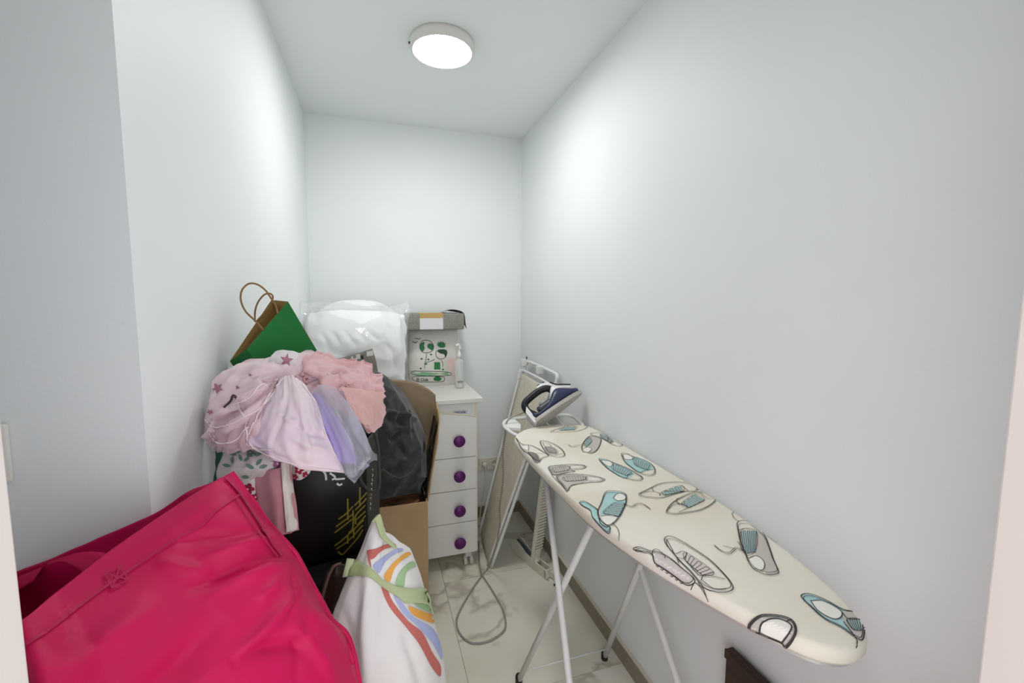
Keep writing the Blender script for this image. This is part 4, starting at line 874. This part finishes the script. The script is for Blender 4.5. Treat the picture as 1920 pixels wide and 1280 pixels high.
skirt, _ = sheet('lilac_skirt', Y3([[(528, 710, .975), (537, 705, .965), (548, 704, .965), (566, 718, .975)], [(508, 745, .95), (535, 745, .93), (565, 745, .93), (592, 756, .955)],
    [(485, 790, .935), (530, 795, .905), (575, 800, .91), (608, 810, .94)], [(464, 822, .935), (520, 840, .90), (575, 856, .90), (630, 850, .935)], [(468, 836, .94), (525, 862, .905), (580, 878, .905), (643, 886, .935)]]), pinkS, dress, 70, 60, gath(3.2, .008, 4), .002, label='lilac pink satin skirt panel', cre=[([(545, 720), (530, 780), (505, 845)], 6, -.006), ([(560, 735), (570, 800), (580, 870)], 7, .007), ([(548, 790), (575, 812), (612, 818)], 5, -.008), ([(540, 815), (575, 835), (620, 848)], 6, .007), ([(520, 770), (545, 790), (575, 790)], 5, .006)])
sheet('sheer_panel', Y3([[(520, 715, .965), (505, 722, .975), (470, 745, .985), (430, 760, 1.0)], [(500, 760, .94), (470, 770, .945), (430, 785, .965), (395, 800, 1.01)], [(470, 820, .925), (450, 822, .925), (425, 825, .95), (395, 826, 1.02)], [(478, 838, .935), (455, 842, .94), (425, 845, .96), (410, 840, 1.02)]]), pinkT, dress, 60, 50, gath(4, .012, 9), 0)
sheet('lavender_panel', Y3([[(580, 738, .985), (592, 736, .975), (604, 742, .985)], [(596, 775, .955), (615, 780, .945), (640, 798, .965)], [(612, 825, .94), (638, 832, .93), (662, 845, .955)], [(632, 868, .94), (650, 868, .935), (668, 872, .95)]]), lav, dress, 30, 40, gath(2.5, .006, 2), .001)
for k, (al, dy) in enumerate(((0, 0), (1, .012))):
    sheet('blue_tulle_layer', Y3([[(580, 737, .975-dy), (600, 722, .975-dy), (630, 728, .99-dy), (650, 740, 1.015-dy)], [(592+k*6, 770, .95-dy), (625, 763, .935-dy), (655, 778, .955-dy), (676-k*10, 795, .995-dy)],
        [(615+k*8, 825, .935-dy), (645, 830, .918-dy), (675, 835, .94-dy), (697-k*8, 845, .985-dy)], [(640+k*8, 880, .935-dy), (655, 884, .925-dy), (681, 870, .94-dy), (705-k*12, 853, .98-dy)], [(664, 902-k*14, .935-dy), (668, 901-k*14, .93-dy), (688, 872-k*5, .94-dy), (704-k*14, 862, .98-dy)]]), blue, dress, 60, 60, gath(3.5, .009, 6+k), 0, cre=[([(600, 730), (630, 780), (660, 850), (668, 895)], 4, .012), ([(612, 728), (648, 785), (680, 860)], 4, -.012), ([(628, 732), (662, 790), (695, 850)], 4, .012), ([(590, 745), (615, 800), (645, 870)], 4, -.008)])
bv = bvh_of(bod, [o for o in C.objects if o.name.startswith('puffed_collar')][0]); mauve = mat('mauve_star', srgb(176, 116, 136), .8)
def star(cx, cy, r, rot, sq=1.0): return [(cx+(r if k % 2 == 0 else r*.42)*math.cos(rot+math.pi*k/5), cy+sq*(r if k % 2 == 0 else r*.42)*math.sin(rot+math.pi*k/5)) for k in range(10)]
for a in ((537, 676, 13, -1.4, 1), (409, 728, 12, .4, .9), (470, 703, 4, 0, 1), (446, 726, 4, 0, 1), (395, 772, 7, .5, .8), (575, 710, 6, .3, .6), (590, 690, 5, 0, .6)):
    bm = B(); print_fill(bm, bv, star(*a), step=4, smooth=False, lift=.002)
    if len(bm.faces): obj('printed_star', fin(bm), mauve, dress)
    else: bm.free()
shp = [o for o in C.objects if o.name.startswith('sheer_panel')][0]; bvs = bvh_of(bod, shp, skirt)
hemw = cloth('pale_hem', srgb(252, 238, 242), 1, .1)
for l in ([(386, 786), (400, 800), (425, 798), (455, 782), (490, 762), (515, 735)], [(447, 752), (450, 768), (458, 780)], [(392, 812), (410, 830), (440, 826), (465, 800)], [(462, 792), (462, 815), (470, 832), (488, 842), (520, 842)], [(536, 706), (505, 740), (480, 785), (466, 815)], [(566, 720), (592, 757), (610, 812), (642, 884)], [(470, 838), (525, 861), (580, 876), (640, 884)], [(430, 760), (462, 748), (490, 722), (520, 712)]):
    pts = [cast(bvs, q.x, q.y, .0015) for q in curve([Vector((x, y, 0)) for x, y in l], 40)]; pts = [h[0] for h in pts if h]
    if len(pts) > 4: obj('hem', tube(B(), pts, .0014, 6), hemw, dress, True)
bm = B(); c_ = cast(bv, 437, 750, .006)[0]
tube(bm, curve([c_+Vector((-.012, 0, -.012)), c_, c_+Vector((.006, -.004, .012)), c_+Vector((.012, -.002, .004))], 10), .0025, 6); obj('dark_ribbon_bow', bm, mat('dark_ribbon', srgb(70, 55, 62), .7), dress, True)
# peach tulle skirt beside it
pch = thing('tulle_skirt', 'peach pink ruffled tulle skirt on the right of the clothes heap', 'skirt', (-.05, 1.12, 1.06))
def pfold(u, v): return .018*ridge(u*4+v*2, v*3.5, 3)+.014*ridge(u*8+nz(u*3, v*3), v*7+u*2, 8)*(1-v*.6)
lump('ruffle', Y3([[(568, 676, 1.10), (610, 677, 1.12), (650, 684, 1.14), (680, 696, 1.16), (698, 712, 1.18)], [(556, 694, 1.05), (605, 697, 1.04), (650, 706, 1.06), (690, 720, 1.09), (714, 732, 1.15)],
    [(568, 716, 1.03), (615, 716, 1.01), (655, 726, 1.02), (690, 745, 1.06), (713, 755, 1.14)], [(590, 728, 1.03), (630, 737, 1.015), (665, 757, 1.03), (692, 780, 1.07), (708, 790, 1.14)], [(600, 738, 1.06), (640, 757, 1.04), (672, 787, 1.06), (690, 812, 1.10), (700, 805, 1.14)]]), peach, pch, 90, 80, pfold, .10, cre=[([(590, 690), (620, 700), (650, 695)], 4, -.014), ([(600, 708), (635, 705), (670, 715)], 4, .012), ([(620, 722), (650, 722), (680, 735)], 4, -.012), ([(640, 738), (670, 755), (695, 785)], 6, .010), ([(565, 700), (580, 712), (600, 718)], 4, -.018)])
sheet('frayed_hem', Y3([[(640, 725, .975), (668, 728, .985), (697, 734, 1.02), (718, 733, 1.07)], [(650, 750, .97), (675, 758, .975), (700, 765, 1.01), (716, 765, 1.07)], [(668, 785, .985), (685, 795, .995), (700, 795, 1.03), (711, 790, 1.08)]]), cloth('sheer_peach', srgb(246, 208, 200), .7, .3), pch, 40, 30, gath(4, .006, 5), 0)
# white hair clip
cl = thing('hair_clip', 'small white plastic clip beside the peach tulle and dark blanket', 'clip', tuple(PY(712, 780, 1.17)))
c_ = PY(712, 772, 1.10)
obj('clip_body', box(B(), c_.x-.006, c_.x+.006, c_.y-.004, c_.y+.004, c_.z-.022, c_.z+.018, .002), mat('clip_white', srgb(214, 226, 230), .2), cl)
obj('clip_pin', box(B(), c_.x-.003, c_.x+.003, c_.y-.006, c_.y-.0042, c_.z+.002, c_.z+.014, .0005), blk, cl)

# ------------------------------------------------------------------ floral shirt hanging out below
fm = cloth('white_floral_cotton', srgb(236, 230, 228), 1, .1); dpink = cloth('dusty_pink_lining', srgb(208, 148, 158), 1, .1, col2=srgb(196, 128, 142)); crm = cloth('cream_cotton', srgb(236, 228, 220), 1, .1)
sh = thing('floral_shirt', 'white floral child shirt with pink lining hanging under the dress', 'shirt', (-.26, 1.02, .9))
yk_, _ = sheet('yoke', Y3([[(424, 832, 1.05), (470, 834, 1.01), (520, 843, .99), (562, 855, 1.0)], [(418, 865, 1.045), (460, 862, .99), (505, 862, .97), (545, 868, .985)], [(412, 895, 1.045), (450, 884, .985), (492, 879, .968), (520, 881, .985)], [(424, 940, 1.05), (452, 925, 1.01), (474, 905, .99), (488, 898, 1.0)]]), fm, sh, 40, 40, lambda u, v: .008*ridge(u*4, v*2.2, 4), .002)
st_, _ = sheet('placket', Y3([[(446, 878, .99), (463, 880, .975), (484, 880, .982)], [(452, 925, .995), (470, 935, .97), (486, 930, .978)], [(480, 975, .99), (494, 985, .965), (502, 985, .97)], [(512, 1008, .98), (524, 1022, .962), (534, 1026, .965)]]), fm, sh, 24, 36, lambda u, v: .003*nz(u*3, v*6), .002)
slv, _ = sheet('sleeve_lining', Y3([[(478, 874, .985), (505, 880, .965), (530, 872, .965), (546, 848, .985)], [(483, 920, .98), (510, 920, .955), (535, 915, .958), (547, 908, .98)], [(490, 965, .975), (515, 965, .95), (538, 960, .955), (552, 950, .975)], [(500, 1001, .97), (520, 1003, .95), (540, 999, .955), (558, 993, .97)]]), dpink, sh, 40, 40, lambda u, v: .006*ridge(u*2.5, v*1.2, 7), .002, label='dusty pink inside of the sleeve')
sheet('sleeve_edge', Y3([[(526, 868, .955), (537, 858, .958), (547, 846, .98)], [(530, 915, .945), (540, 912, .95), (549, 906, .975)], [(534, 960, .943), (545, 955, .948), (553, 949, .97)], [(537, 999, .945), (548, 996, .95), (559, 992, .968)]]), crm, sh, 16, 40, lambda u, v: .004*nz(u*2, v*6), .002)
cuff, _ = lump('cuff', Y3([[(545, 858, 1.0), (560, 864, .99), (582, 872, 1.0)], [(543, 880, .99), (562, 882, .97), (582, 884, .99)], [(548, 897, 1.0), (562, 900, .99), (576, 892, 1.0)]]), fm, sh, 24, 24, None, .04)
bv = bvh_of(yk_, st_, cuff); redf = mat('crimson_flower', srgb(160, 34, 68), .8); leafm = mat('sage_leaf', srgb(116, 150, 138), .8); vio = mat('violet_flower', srgb(170, 110, 160), .8); yelw = mat('flower_heart', srgb(235, 190, 200), .8)
def flower(cx, cy, r, m, sq=1.0):
    bm = B(); pts = []
    for k in range(30):
        a = 2*math.pi*k/30; rr = r*(.62+.38*abs(math.cos(2.5*a))); pts.append((cx+rr*math.cos(a), cy+sq*rr*math.sin(a)))
    print_fill(bm, bv, pts, step=r*.5, smooth=False, lift=.002)
    if not len(bm.faces): bm.free(); return
    o = obj('printed_flower', fin(bm), m, sh)
    bm = B(); print_fill(bm, bv, [(cx+r*.22*math.cos(a), cy+r*.22*math.sin(a)) for a in (0, 1.05, 2.1, 3.14, 4.2, 5.25)], step=3, lift=.0035)
    if len(bm.faces): obj('flower_heart', fin(bm), yelw, o)
    else: bm.free()
for a in ((466, 916, 11), (477, 932, 8), (471, 940, 6), (484, 955, 7), (561, 880, 8), (554, 893, 6), (572, 889, 6), (500, 985, 6), (524, 1012, 6), (448, 905, 5)): flower(*a, redf)
flower(519, 868, 9, vio); flower(470, 850, 8, leafm); flower(500, 990, 5, redf)
for cx, cy, l, ang in ((437, 850, 8, .5), (448, 846, 7, -.5), (452, 858, 7, 1.2), (426, 872, 8, .2), (464, 860, 7, -.7), (484, 852, 8, -.2), (505, 845, 8, .6), (512, 851, 9, 1.1), (523, 852, 8, .7), (486, 866, 8, -.8), (470, 874, 8, .4), (494, 874, 8, -.3), (436, 862, 6, 1.5), (461, 893, 8, .1)):
    bm = B(); d = (math.cos(ang), math.sin(ang)); n = (-d[1], d[0])
    print_fill(bm, bv, [(cx-d[0]*l, cy-d[1]*l), (cx+n[0]*l*.45, cy+n[1]*l*.45), (cx+d[0]*l, cy+d[1]*l), (cx-n[0]*l*.45, cy-n[1]*l*.45)], step=4, lift=.0018)
    if len(bm.faces): obj('printed_leaf', fin(bm), leafm, sh)
    else: bm.free()
tg = thing('teal_garment', 'dark teal garment edge hanging beside the floral shirt', 'garment', tuple(PY(415, 880, 1.06)))
sheet('cloth', Y3([[(402, 838, 1.055), (414, 836, 1.05), (430, 838, 1.05)], [(405, 870, 1.06), (412, 868, 1.055), (425, 868, 1.052)], [(400, 905, 1.06), (410, 905, 1.058), (425, 905, 1.055)], [(405, 960, 1.065), (420, 960, 1.06), (440, 960, 1.06)]]), cloth('teal_cotton', srgb(52, 104, 88), 1, .1), tg, 16, 24, lambda u, v: .004*nz(u*3, v*5), .002)

# ------------------------------------------------------------------ brown leather handbag
hbm = mat('dark_brown_leather', srgb(52, 32, 28), .4, bump=.2, bscale=150)
hb = thing('leather_handbag', 'dark brown leather handbag wedged behind the white striped tote', 'handbag', (-.15, 1.03, 0))
lump('body', Y3([[(616, 1068, 1.075), (624, 1060, 1.06), (636, 1057, 1.06), (660, 1062, 1.075)], [(608, 1085, 1.06), (622, 1085, 1.045), (640, 1085, 1.045), (664, 1085, 1.075)], [(594, 1130, 1.06), (612, 1130, 1.04), (634, 1130, 1.04), (660, 1130, 1.075)], [(572, 1190, 1.06), (596, 1190, 1.04), (622, 1190, 1.04), (650, 1190, 1.075)]])
     + [[(-.24, 1.075, .25), (-.21, 1.045, .25), (-.18, 1.045, .25), (-.14, 1.075, .25)], [(-.24, 1.075, .003), (-.21, 1.05, .003), (-.18, 1.05, .003), (-.14, 1.075, .003)]], hbm, hb, 30, 40, None, .03, pw=.4)
obj('piping', tube(B(), curve([PY(*p) for p in ((640, 1056, 1.052), (628, 1060, 1.05), (621, 1070, 1.048), (613, 1090, 1.042), (602, 1130, 1.036), (588, 1175, 1.035))], 24), .0035, 8), mat('tan_piping', srgb(120, 92, 84), .5), hb, True)

# ------------------------------------------------------------------ white striped tote
tm = cloth('white_linen', srgb(240, 238, 236), 1, .06, .3, col2=srgb(234, 230, 229)); olive = cloth('olive_strap', srgb(186, 198, 152), 1, .05)
wt = thing('striped_tote', 'white cotton tote with rainbow stripes and pale green straps', 'tote bag', (.02, 1.0, 0))
wnet = Y3([[(705, 966, 1.03), (712, 980, 1.02), (726, 1004, 1.03), (745, 1022, 1.05), (764, 1034, 1.07)], [(672, 1046, .99), (697, 1052, .97), (727, 1056, .97), (760, 1064, .99), (786, 1074, 1.05)],
    [(641, 1112, .965), (680, 1120, .94), (722, 1125, .93), (766, 1130, .95), (806, 1140, 1.04)], [(612, 1190, .95), (660, 1195, .92), (712, 1200, .90), (772, 1205, .93), (827, 1212, 1.03)], [(588, 1290, .945), (650, 1295, .91), (712, 1295, .89), (782, 1290, .92), (838, 1285, 1.03)]])
wnet += [[(-.155, .935, .28), (-.08, .90, .28), (.01, .88, .28), (.09, .91, .28), (.165, 1.02, .28)], [(-.15, .95, .004), (-.08, .92, .004), (.01, .91, .004), (.09, .93, .004), (.15, 1.02, .004)]]
wb_, _ = lump('bag_body', wnet, tm, wt, 60, 80, lambda u, v: .007*ridge(u*2.2+v*.6, v*2.4, 5)+.003*nz(u*6, v*9), .09, pw=.4, cre=[([(706, 975), (690, 1090), (684, 1190), (690, 1330)], 11, .014), ([(640, 1130), (655, 1200), (660, 1300)], 10, -.006), ([(755, 1180), (780, 1240), (800, 1310)], 12, -.010), ([(728, 1000), (720, 1030), (715, 1060)], 4, -.008)])
bv = bvh_of(wb_); T8 = lambda pts: [(600+x*.258, 950+y*.258) for x, y in pts]
cr_, cb_, co_, cg_ = mat('stripe_red', srgb(200, 112, 104), .85), mat('stripe_blue', srgb(176, 184, 224), .85), mat('stripe_orange', srgb(234, 170, 82), .85), mat('stripe_green', srgb(164, 196, 148), .85)
for m, pts in ((cr_, [(345, 318), (400, 306), (470, 276), (530, 268), (548, 284), (490, 302), (430, 332), (390, 375), (356, 376)]), (cr_, [(350, 370), (364, 372), (372, 440), (356, 410)]), (cb_, [(385, 420), (450, 370), (530, 316), (580, 300), (604, 314), (540, 345), (475, 400), (430, 482), (398, 455)]),
    (co_, [(465, 510), (500, 445), (560, 380), (635, 328), (656, 350), (590, 392), (535, 460), (506, 545)]), (cg_, [(546, 560), (580, 470), (640, 410), (680, 398), (692, 432), (650, 450), (620, 492), (604, 590)]),
    (cr_, [(442, 570), (486, 596), (530, 690), (640, 830), (740, 912), (810, 1050), (872, 1150), (868, 1234), (800, 1150), (720, 1000), (620, 870), (500, 720)]), (cb_, [(530, 640), (580, 676), (680, 800), (820, 886), (880, 1020), (880, 1112), (820, 1000), (700, 862), (600, 772)]),
    (co_, [(640, 720), (700, 742), (800, 780), (826, 800), (820, 846), (720, 810), (660, 770)]), (cg_, [(640, 660), (720, 690), (800, 700), (818, 772), (740, 742), (690, 715)])):
    bm = B(); print_fill(bm, bv, T8(pts), lift=.0015)
    if len(bm.faces): obj('printed_stripe', fin(bm), m, wt)
    else: bm.free()
def strap(pts_up, pts_lo, off, name='strap', lift=.006, bv_=None, n=40):
    U = curve([Vector((x, y, 0)) for x, y in pts_up], n); L = curve([Vector((x, y, 0)) for x, y in pts_lo], n); g = []
    lastd = .95
    for a, b in zip(U, L):
        col = []
        for t in (0, .33, .67, 1):
            q = a.lerp(b, t); h = cast(bv, q.x, q.y, lift)
            if h: lastd = h[0].y; col.append(h[0])
            else: col.append(PY(q.x, q.y, lastd))
        g.append(col)
    bm = grid_bm(g); face_camera(bm); o = obj(name, bm, olive, wt, True); s = o.modifiers.new('thickness', 'SOLIDIFY'); s.thickness = .003; s.offset = -1; return o
strap(T8([(195, 378), (280, 388), (350, 430), (430, 512), (530, 570), (640, 595), (752, 598), (800, 690), (822, 782)]), T8([(162, 512), (250, 502), (345, 506), (450, 582), (560, 655), (620, 700), (700, 700), (780, 720), (808, 780)]), 0)
sheet('strap', [[PY(*q, .995) for q in T8([(392, 80), (436, 52), (460, 120), (478, 200), (560, 290)])], [PY(*q, .985) for q in T8([(372, 110), (400, 98), (424, 160), (450, 222), (545, 300)])]], olive, wt, 30, 4, None, .003)

# ------------------------------------------------------------------ big pink tote in front
pkm = mat('magenta_nonwoven', srgb(203, 10, 84), .55, col2=srgb(196, 8, 78), nscale=10, bump=.1, bscale=900, spec=.3)
pt = thing('pink_tote', 'large magenta pink fabric tote bag in the left foreground', 'tote bag', (-.3, .66, 0))
front = Y3([[(20, 1166, .56), (110, 1106, .61), (203, 1034, .67), (300, 967, .735), (385, 912, .79), (434, 885, .825)],
    [(28, 1212, .535), (140, 1145, .585), (230, 1075, .64), (330, 1005, .70), (425, 945, .76), (484, 964, .812)],
    [(50, 1290, .51), (180, 1225, .545), (290, 1150, .60), (390, 1080, .66), (480, 1025, .72), (547, 1050, .798)],
    [(80, 1400, .50), (230, 1335, .52), (350, 1255, .565), (455, 1180, .62), (540, 1120, .69), (606, 1160, .785)],
    [(110, 1560, .50), (280, 1490, .52), (410, 1390, .56), (520, 1310, .615), (610, 1250, .685), (660, 1252, .775)]])
front += [[(-.33, .50, .35), (-.24, .49, .35), (-.16, .50, .35), (-.08, .55, .35), (-.03, .63, .35), (-.02, .75, .35)], [(-.40, .52, .003), (-.30, .51, .003), (-.20, .52, .003), (-.11, .56, .003), (-.05, .63, .003), (-.03, .74, .003)]]
backrim = [PY(433, 886, .828), PY(395, 905, .822), PY(351, 922, .812), PY(290, 962, .806), (PY(180, 1010, .803)), PY(100, 1045, .80), PY(10, 1085, .795)]
rings = []
for i, r in enumerate(front):
    R_ = [Vector(p) for p in r]
    if i == 0: bk_ = backrim
    else:
        xr, zr = R_[-1].x, R_[-1].z; zl = R_[0].z
        dz = (0, .07, .17, .28, .42)[i] if i < 5 else 0
        bk_ = [Vector((lerp(xr, backrim[k].x, min(1, k/3.0)), lerp(R_[-1].y+.004, min(backrim[k].y, .80), min(1, k/2.0)), lerp(zr, backrim[k].z-dz, min(1, k/3.0)) if i < 5 else zr)) for k in range(7)]
    rings.append(R_+[Vector(p) for p in bk_])
nu = 260
g = patch(rings, nu, 120, True)
ncol = len(rings[0])
def tfold(u, v):
    uu = u*ncol/6.0        # 0..1 across the front
    if uu > 1.02: return .003*nz(u*30, v*8)
    e = max(0, min(1, v*7))*max(0, min(1, (1.0-uu)*9))*max(0, min(1, uu*8))
    f = .012*ridge(uu*1.5+v*1.3, v*3.4-uu*2.0+.3, 12)*uu
    return e*f
# displace outward from the bag's axis
out = []
for j, row in enumerate(g):
    c0 = sum(row, Vector())/len(row); nr = []
    for k, p in enumerate(row):
        a, b = row[(k+1) % nu], row[k-1]; cdn = g[min(j+1, 119)][k]-g[max(j-1, 0)][k]; n = (a-b).cross(cdn)
        if n.length > 1e-10: n.normalize()
        if n.dot(p-c0) < 0: n = -n
        q = p+n*tfold(k/nu, j/119)
        q.y = min(q.y, .816) if q.x < XL+.004 else q.y
        nr.append(q)
    out.append(nr)
nf = int(nu*5.0/ncol)+1
fr = creases([r[:nf] for r in out], [([(560, 1038), (500, 1042), (425, 1072), (340, 1105)], 11, -.011), ([(530, 1008), (477, 1014), (430, 1030), (370, 1050)], 11, .010), ([(560, 1062), (500, 1062), (440, 1090), (380, 1130)], 12, .009), ([(505, 990), (450, 1000), (380, 1005), (330, 1020)], 10, -.007), ([(565, 1095), (535, 1135), (490, 1185), (440, 1240)], 13, .014), ([(535, 1170), (550, 1120), (552, 1085), (545, 1060)], 4.5, -.008), ([(430, 1245), (490, 1212), (560, 1205), (610, 1225)], 14, -.012),
    ([(545, 1165), (590, 1215), (640, 1285)], 12, .009), ([(585, 1150), (565, 1205), (550, 1290)], 8, -.007), ([(290, 1050), (345, 1068), (400, 1070)], 14, .006), ([(420, 1150), (340, 1240), (260, 1310)], 28, -.014), ([(300, 1130), (200, 1200), (120, 1270)], 26, .009), ([(530, 1070), (512, 1100), (480, 1125)], 9, .008)])
out = [a+r[nf:] for a, r in zip(fr, out)]
bm = grid_bm(out, True); bmesh.ops.recalc_face_normals(bm, faces=bm.faces)
pbody = obj('bag_body', bm, pkm, pt, True); s_ = pbody.modifiers.new('thickness', 'SOLIDIFY'); s_.thickness = .002; s_.offset = -1
bv = bvh_of(pbody); seam = mat('magenta_seam', srgb(180, 14, 76), .6)
def seamline(pts, wd):
    bm = B(); print_line(bm, bv, pts, wd, lift=.0035, dense=8)
    if len(bm.faces): obj('seam', fin(bm), seam, pt)
    else: bm.free()
seamline([(446, 930), (405, 958), (380, 985), (330, 1012), (260, 1060), (190, 1108), (120, 1160), (45, 1215)], .003)
seamline([(424, 893), (447, 925), (478, 972), (505, 1012), (528, 1042)], .010)
seamline([(440, 935), (468, 978), (495, 1015), (518, 1045)], .003)
for q in (((196, 1078), (225, 1063)), ((225, 1063), (240, 1090)), ((240, 1090), (210, 1106)), ((210, 1106), (196, 1078)), ((196, 1078), (240, 1090)), ((225, 1063), (210, 1106))): seamline(q, .002)
sheet('handle', Y3([[(88, 1056, .70), (120, 1043, .69), (152, 1035, .685), (180, 1034, .68), (205, 1040, .675), (232, 1062, .67)], [(90, 1060, .70), (112, 1052, .69), (132, 1058, .68), (150, 1070, .67), (165, 1082, .66), (190, 1100, .655)]]), pkm, pt, 40, 6, None, .003, label='pink strap handle')
sheet('handle', Y3([[(10, 1096, .79), (40, 1078, .795), (80, 1062, .797)], [(10, 1112, .775), (30, 1108, .78), (60, 1090, .785)]]), pkm, pt, 16, 5, None, .003)
lump('side_fold', Y3([[(600, 1150, .785), (625, 1172, .78), (648, 1200, .77), (667, 1243, .755)], [(600, 1190, .77), (622, 1215, .755), (640, 1235, .745), (655, 1252, .745)], [(600, 1230, .765), (620, 1255, .75), (640, 1275, .745), (672, 1290, .75)]]), pkm, pt, 30, 24, lambda u, v: .006*ridge(u*2, v*3, 2), .02)
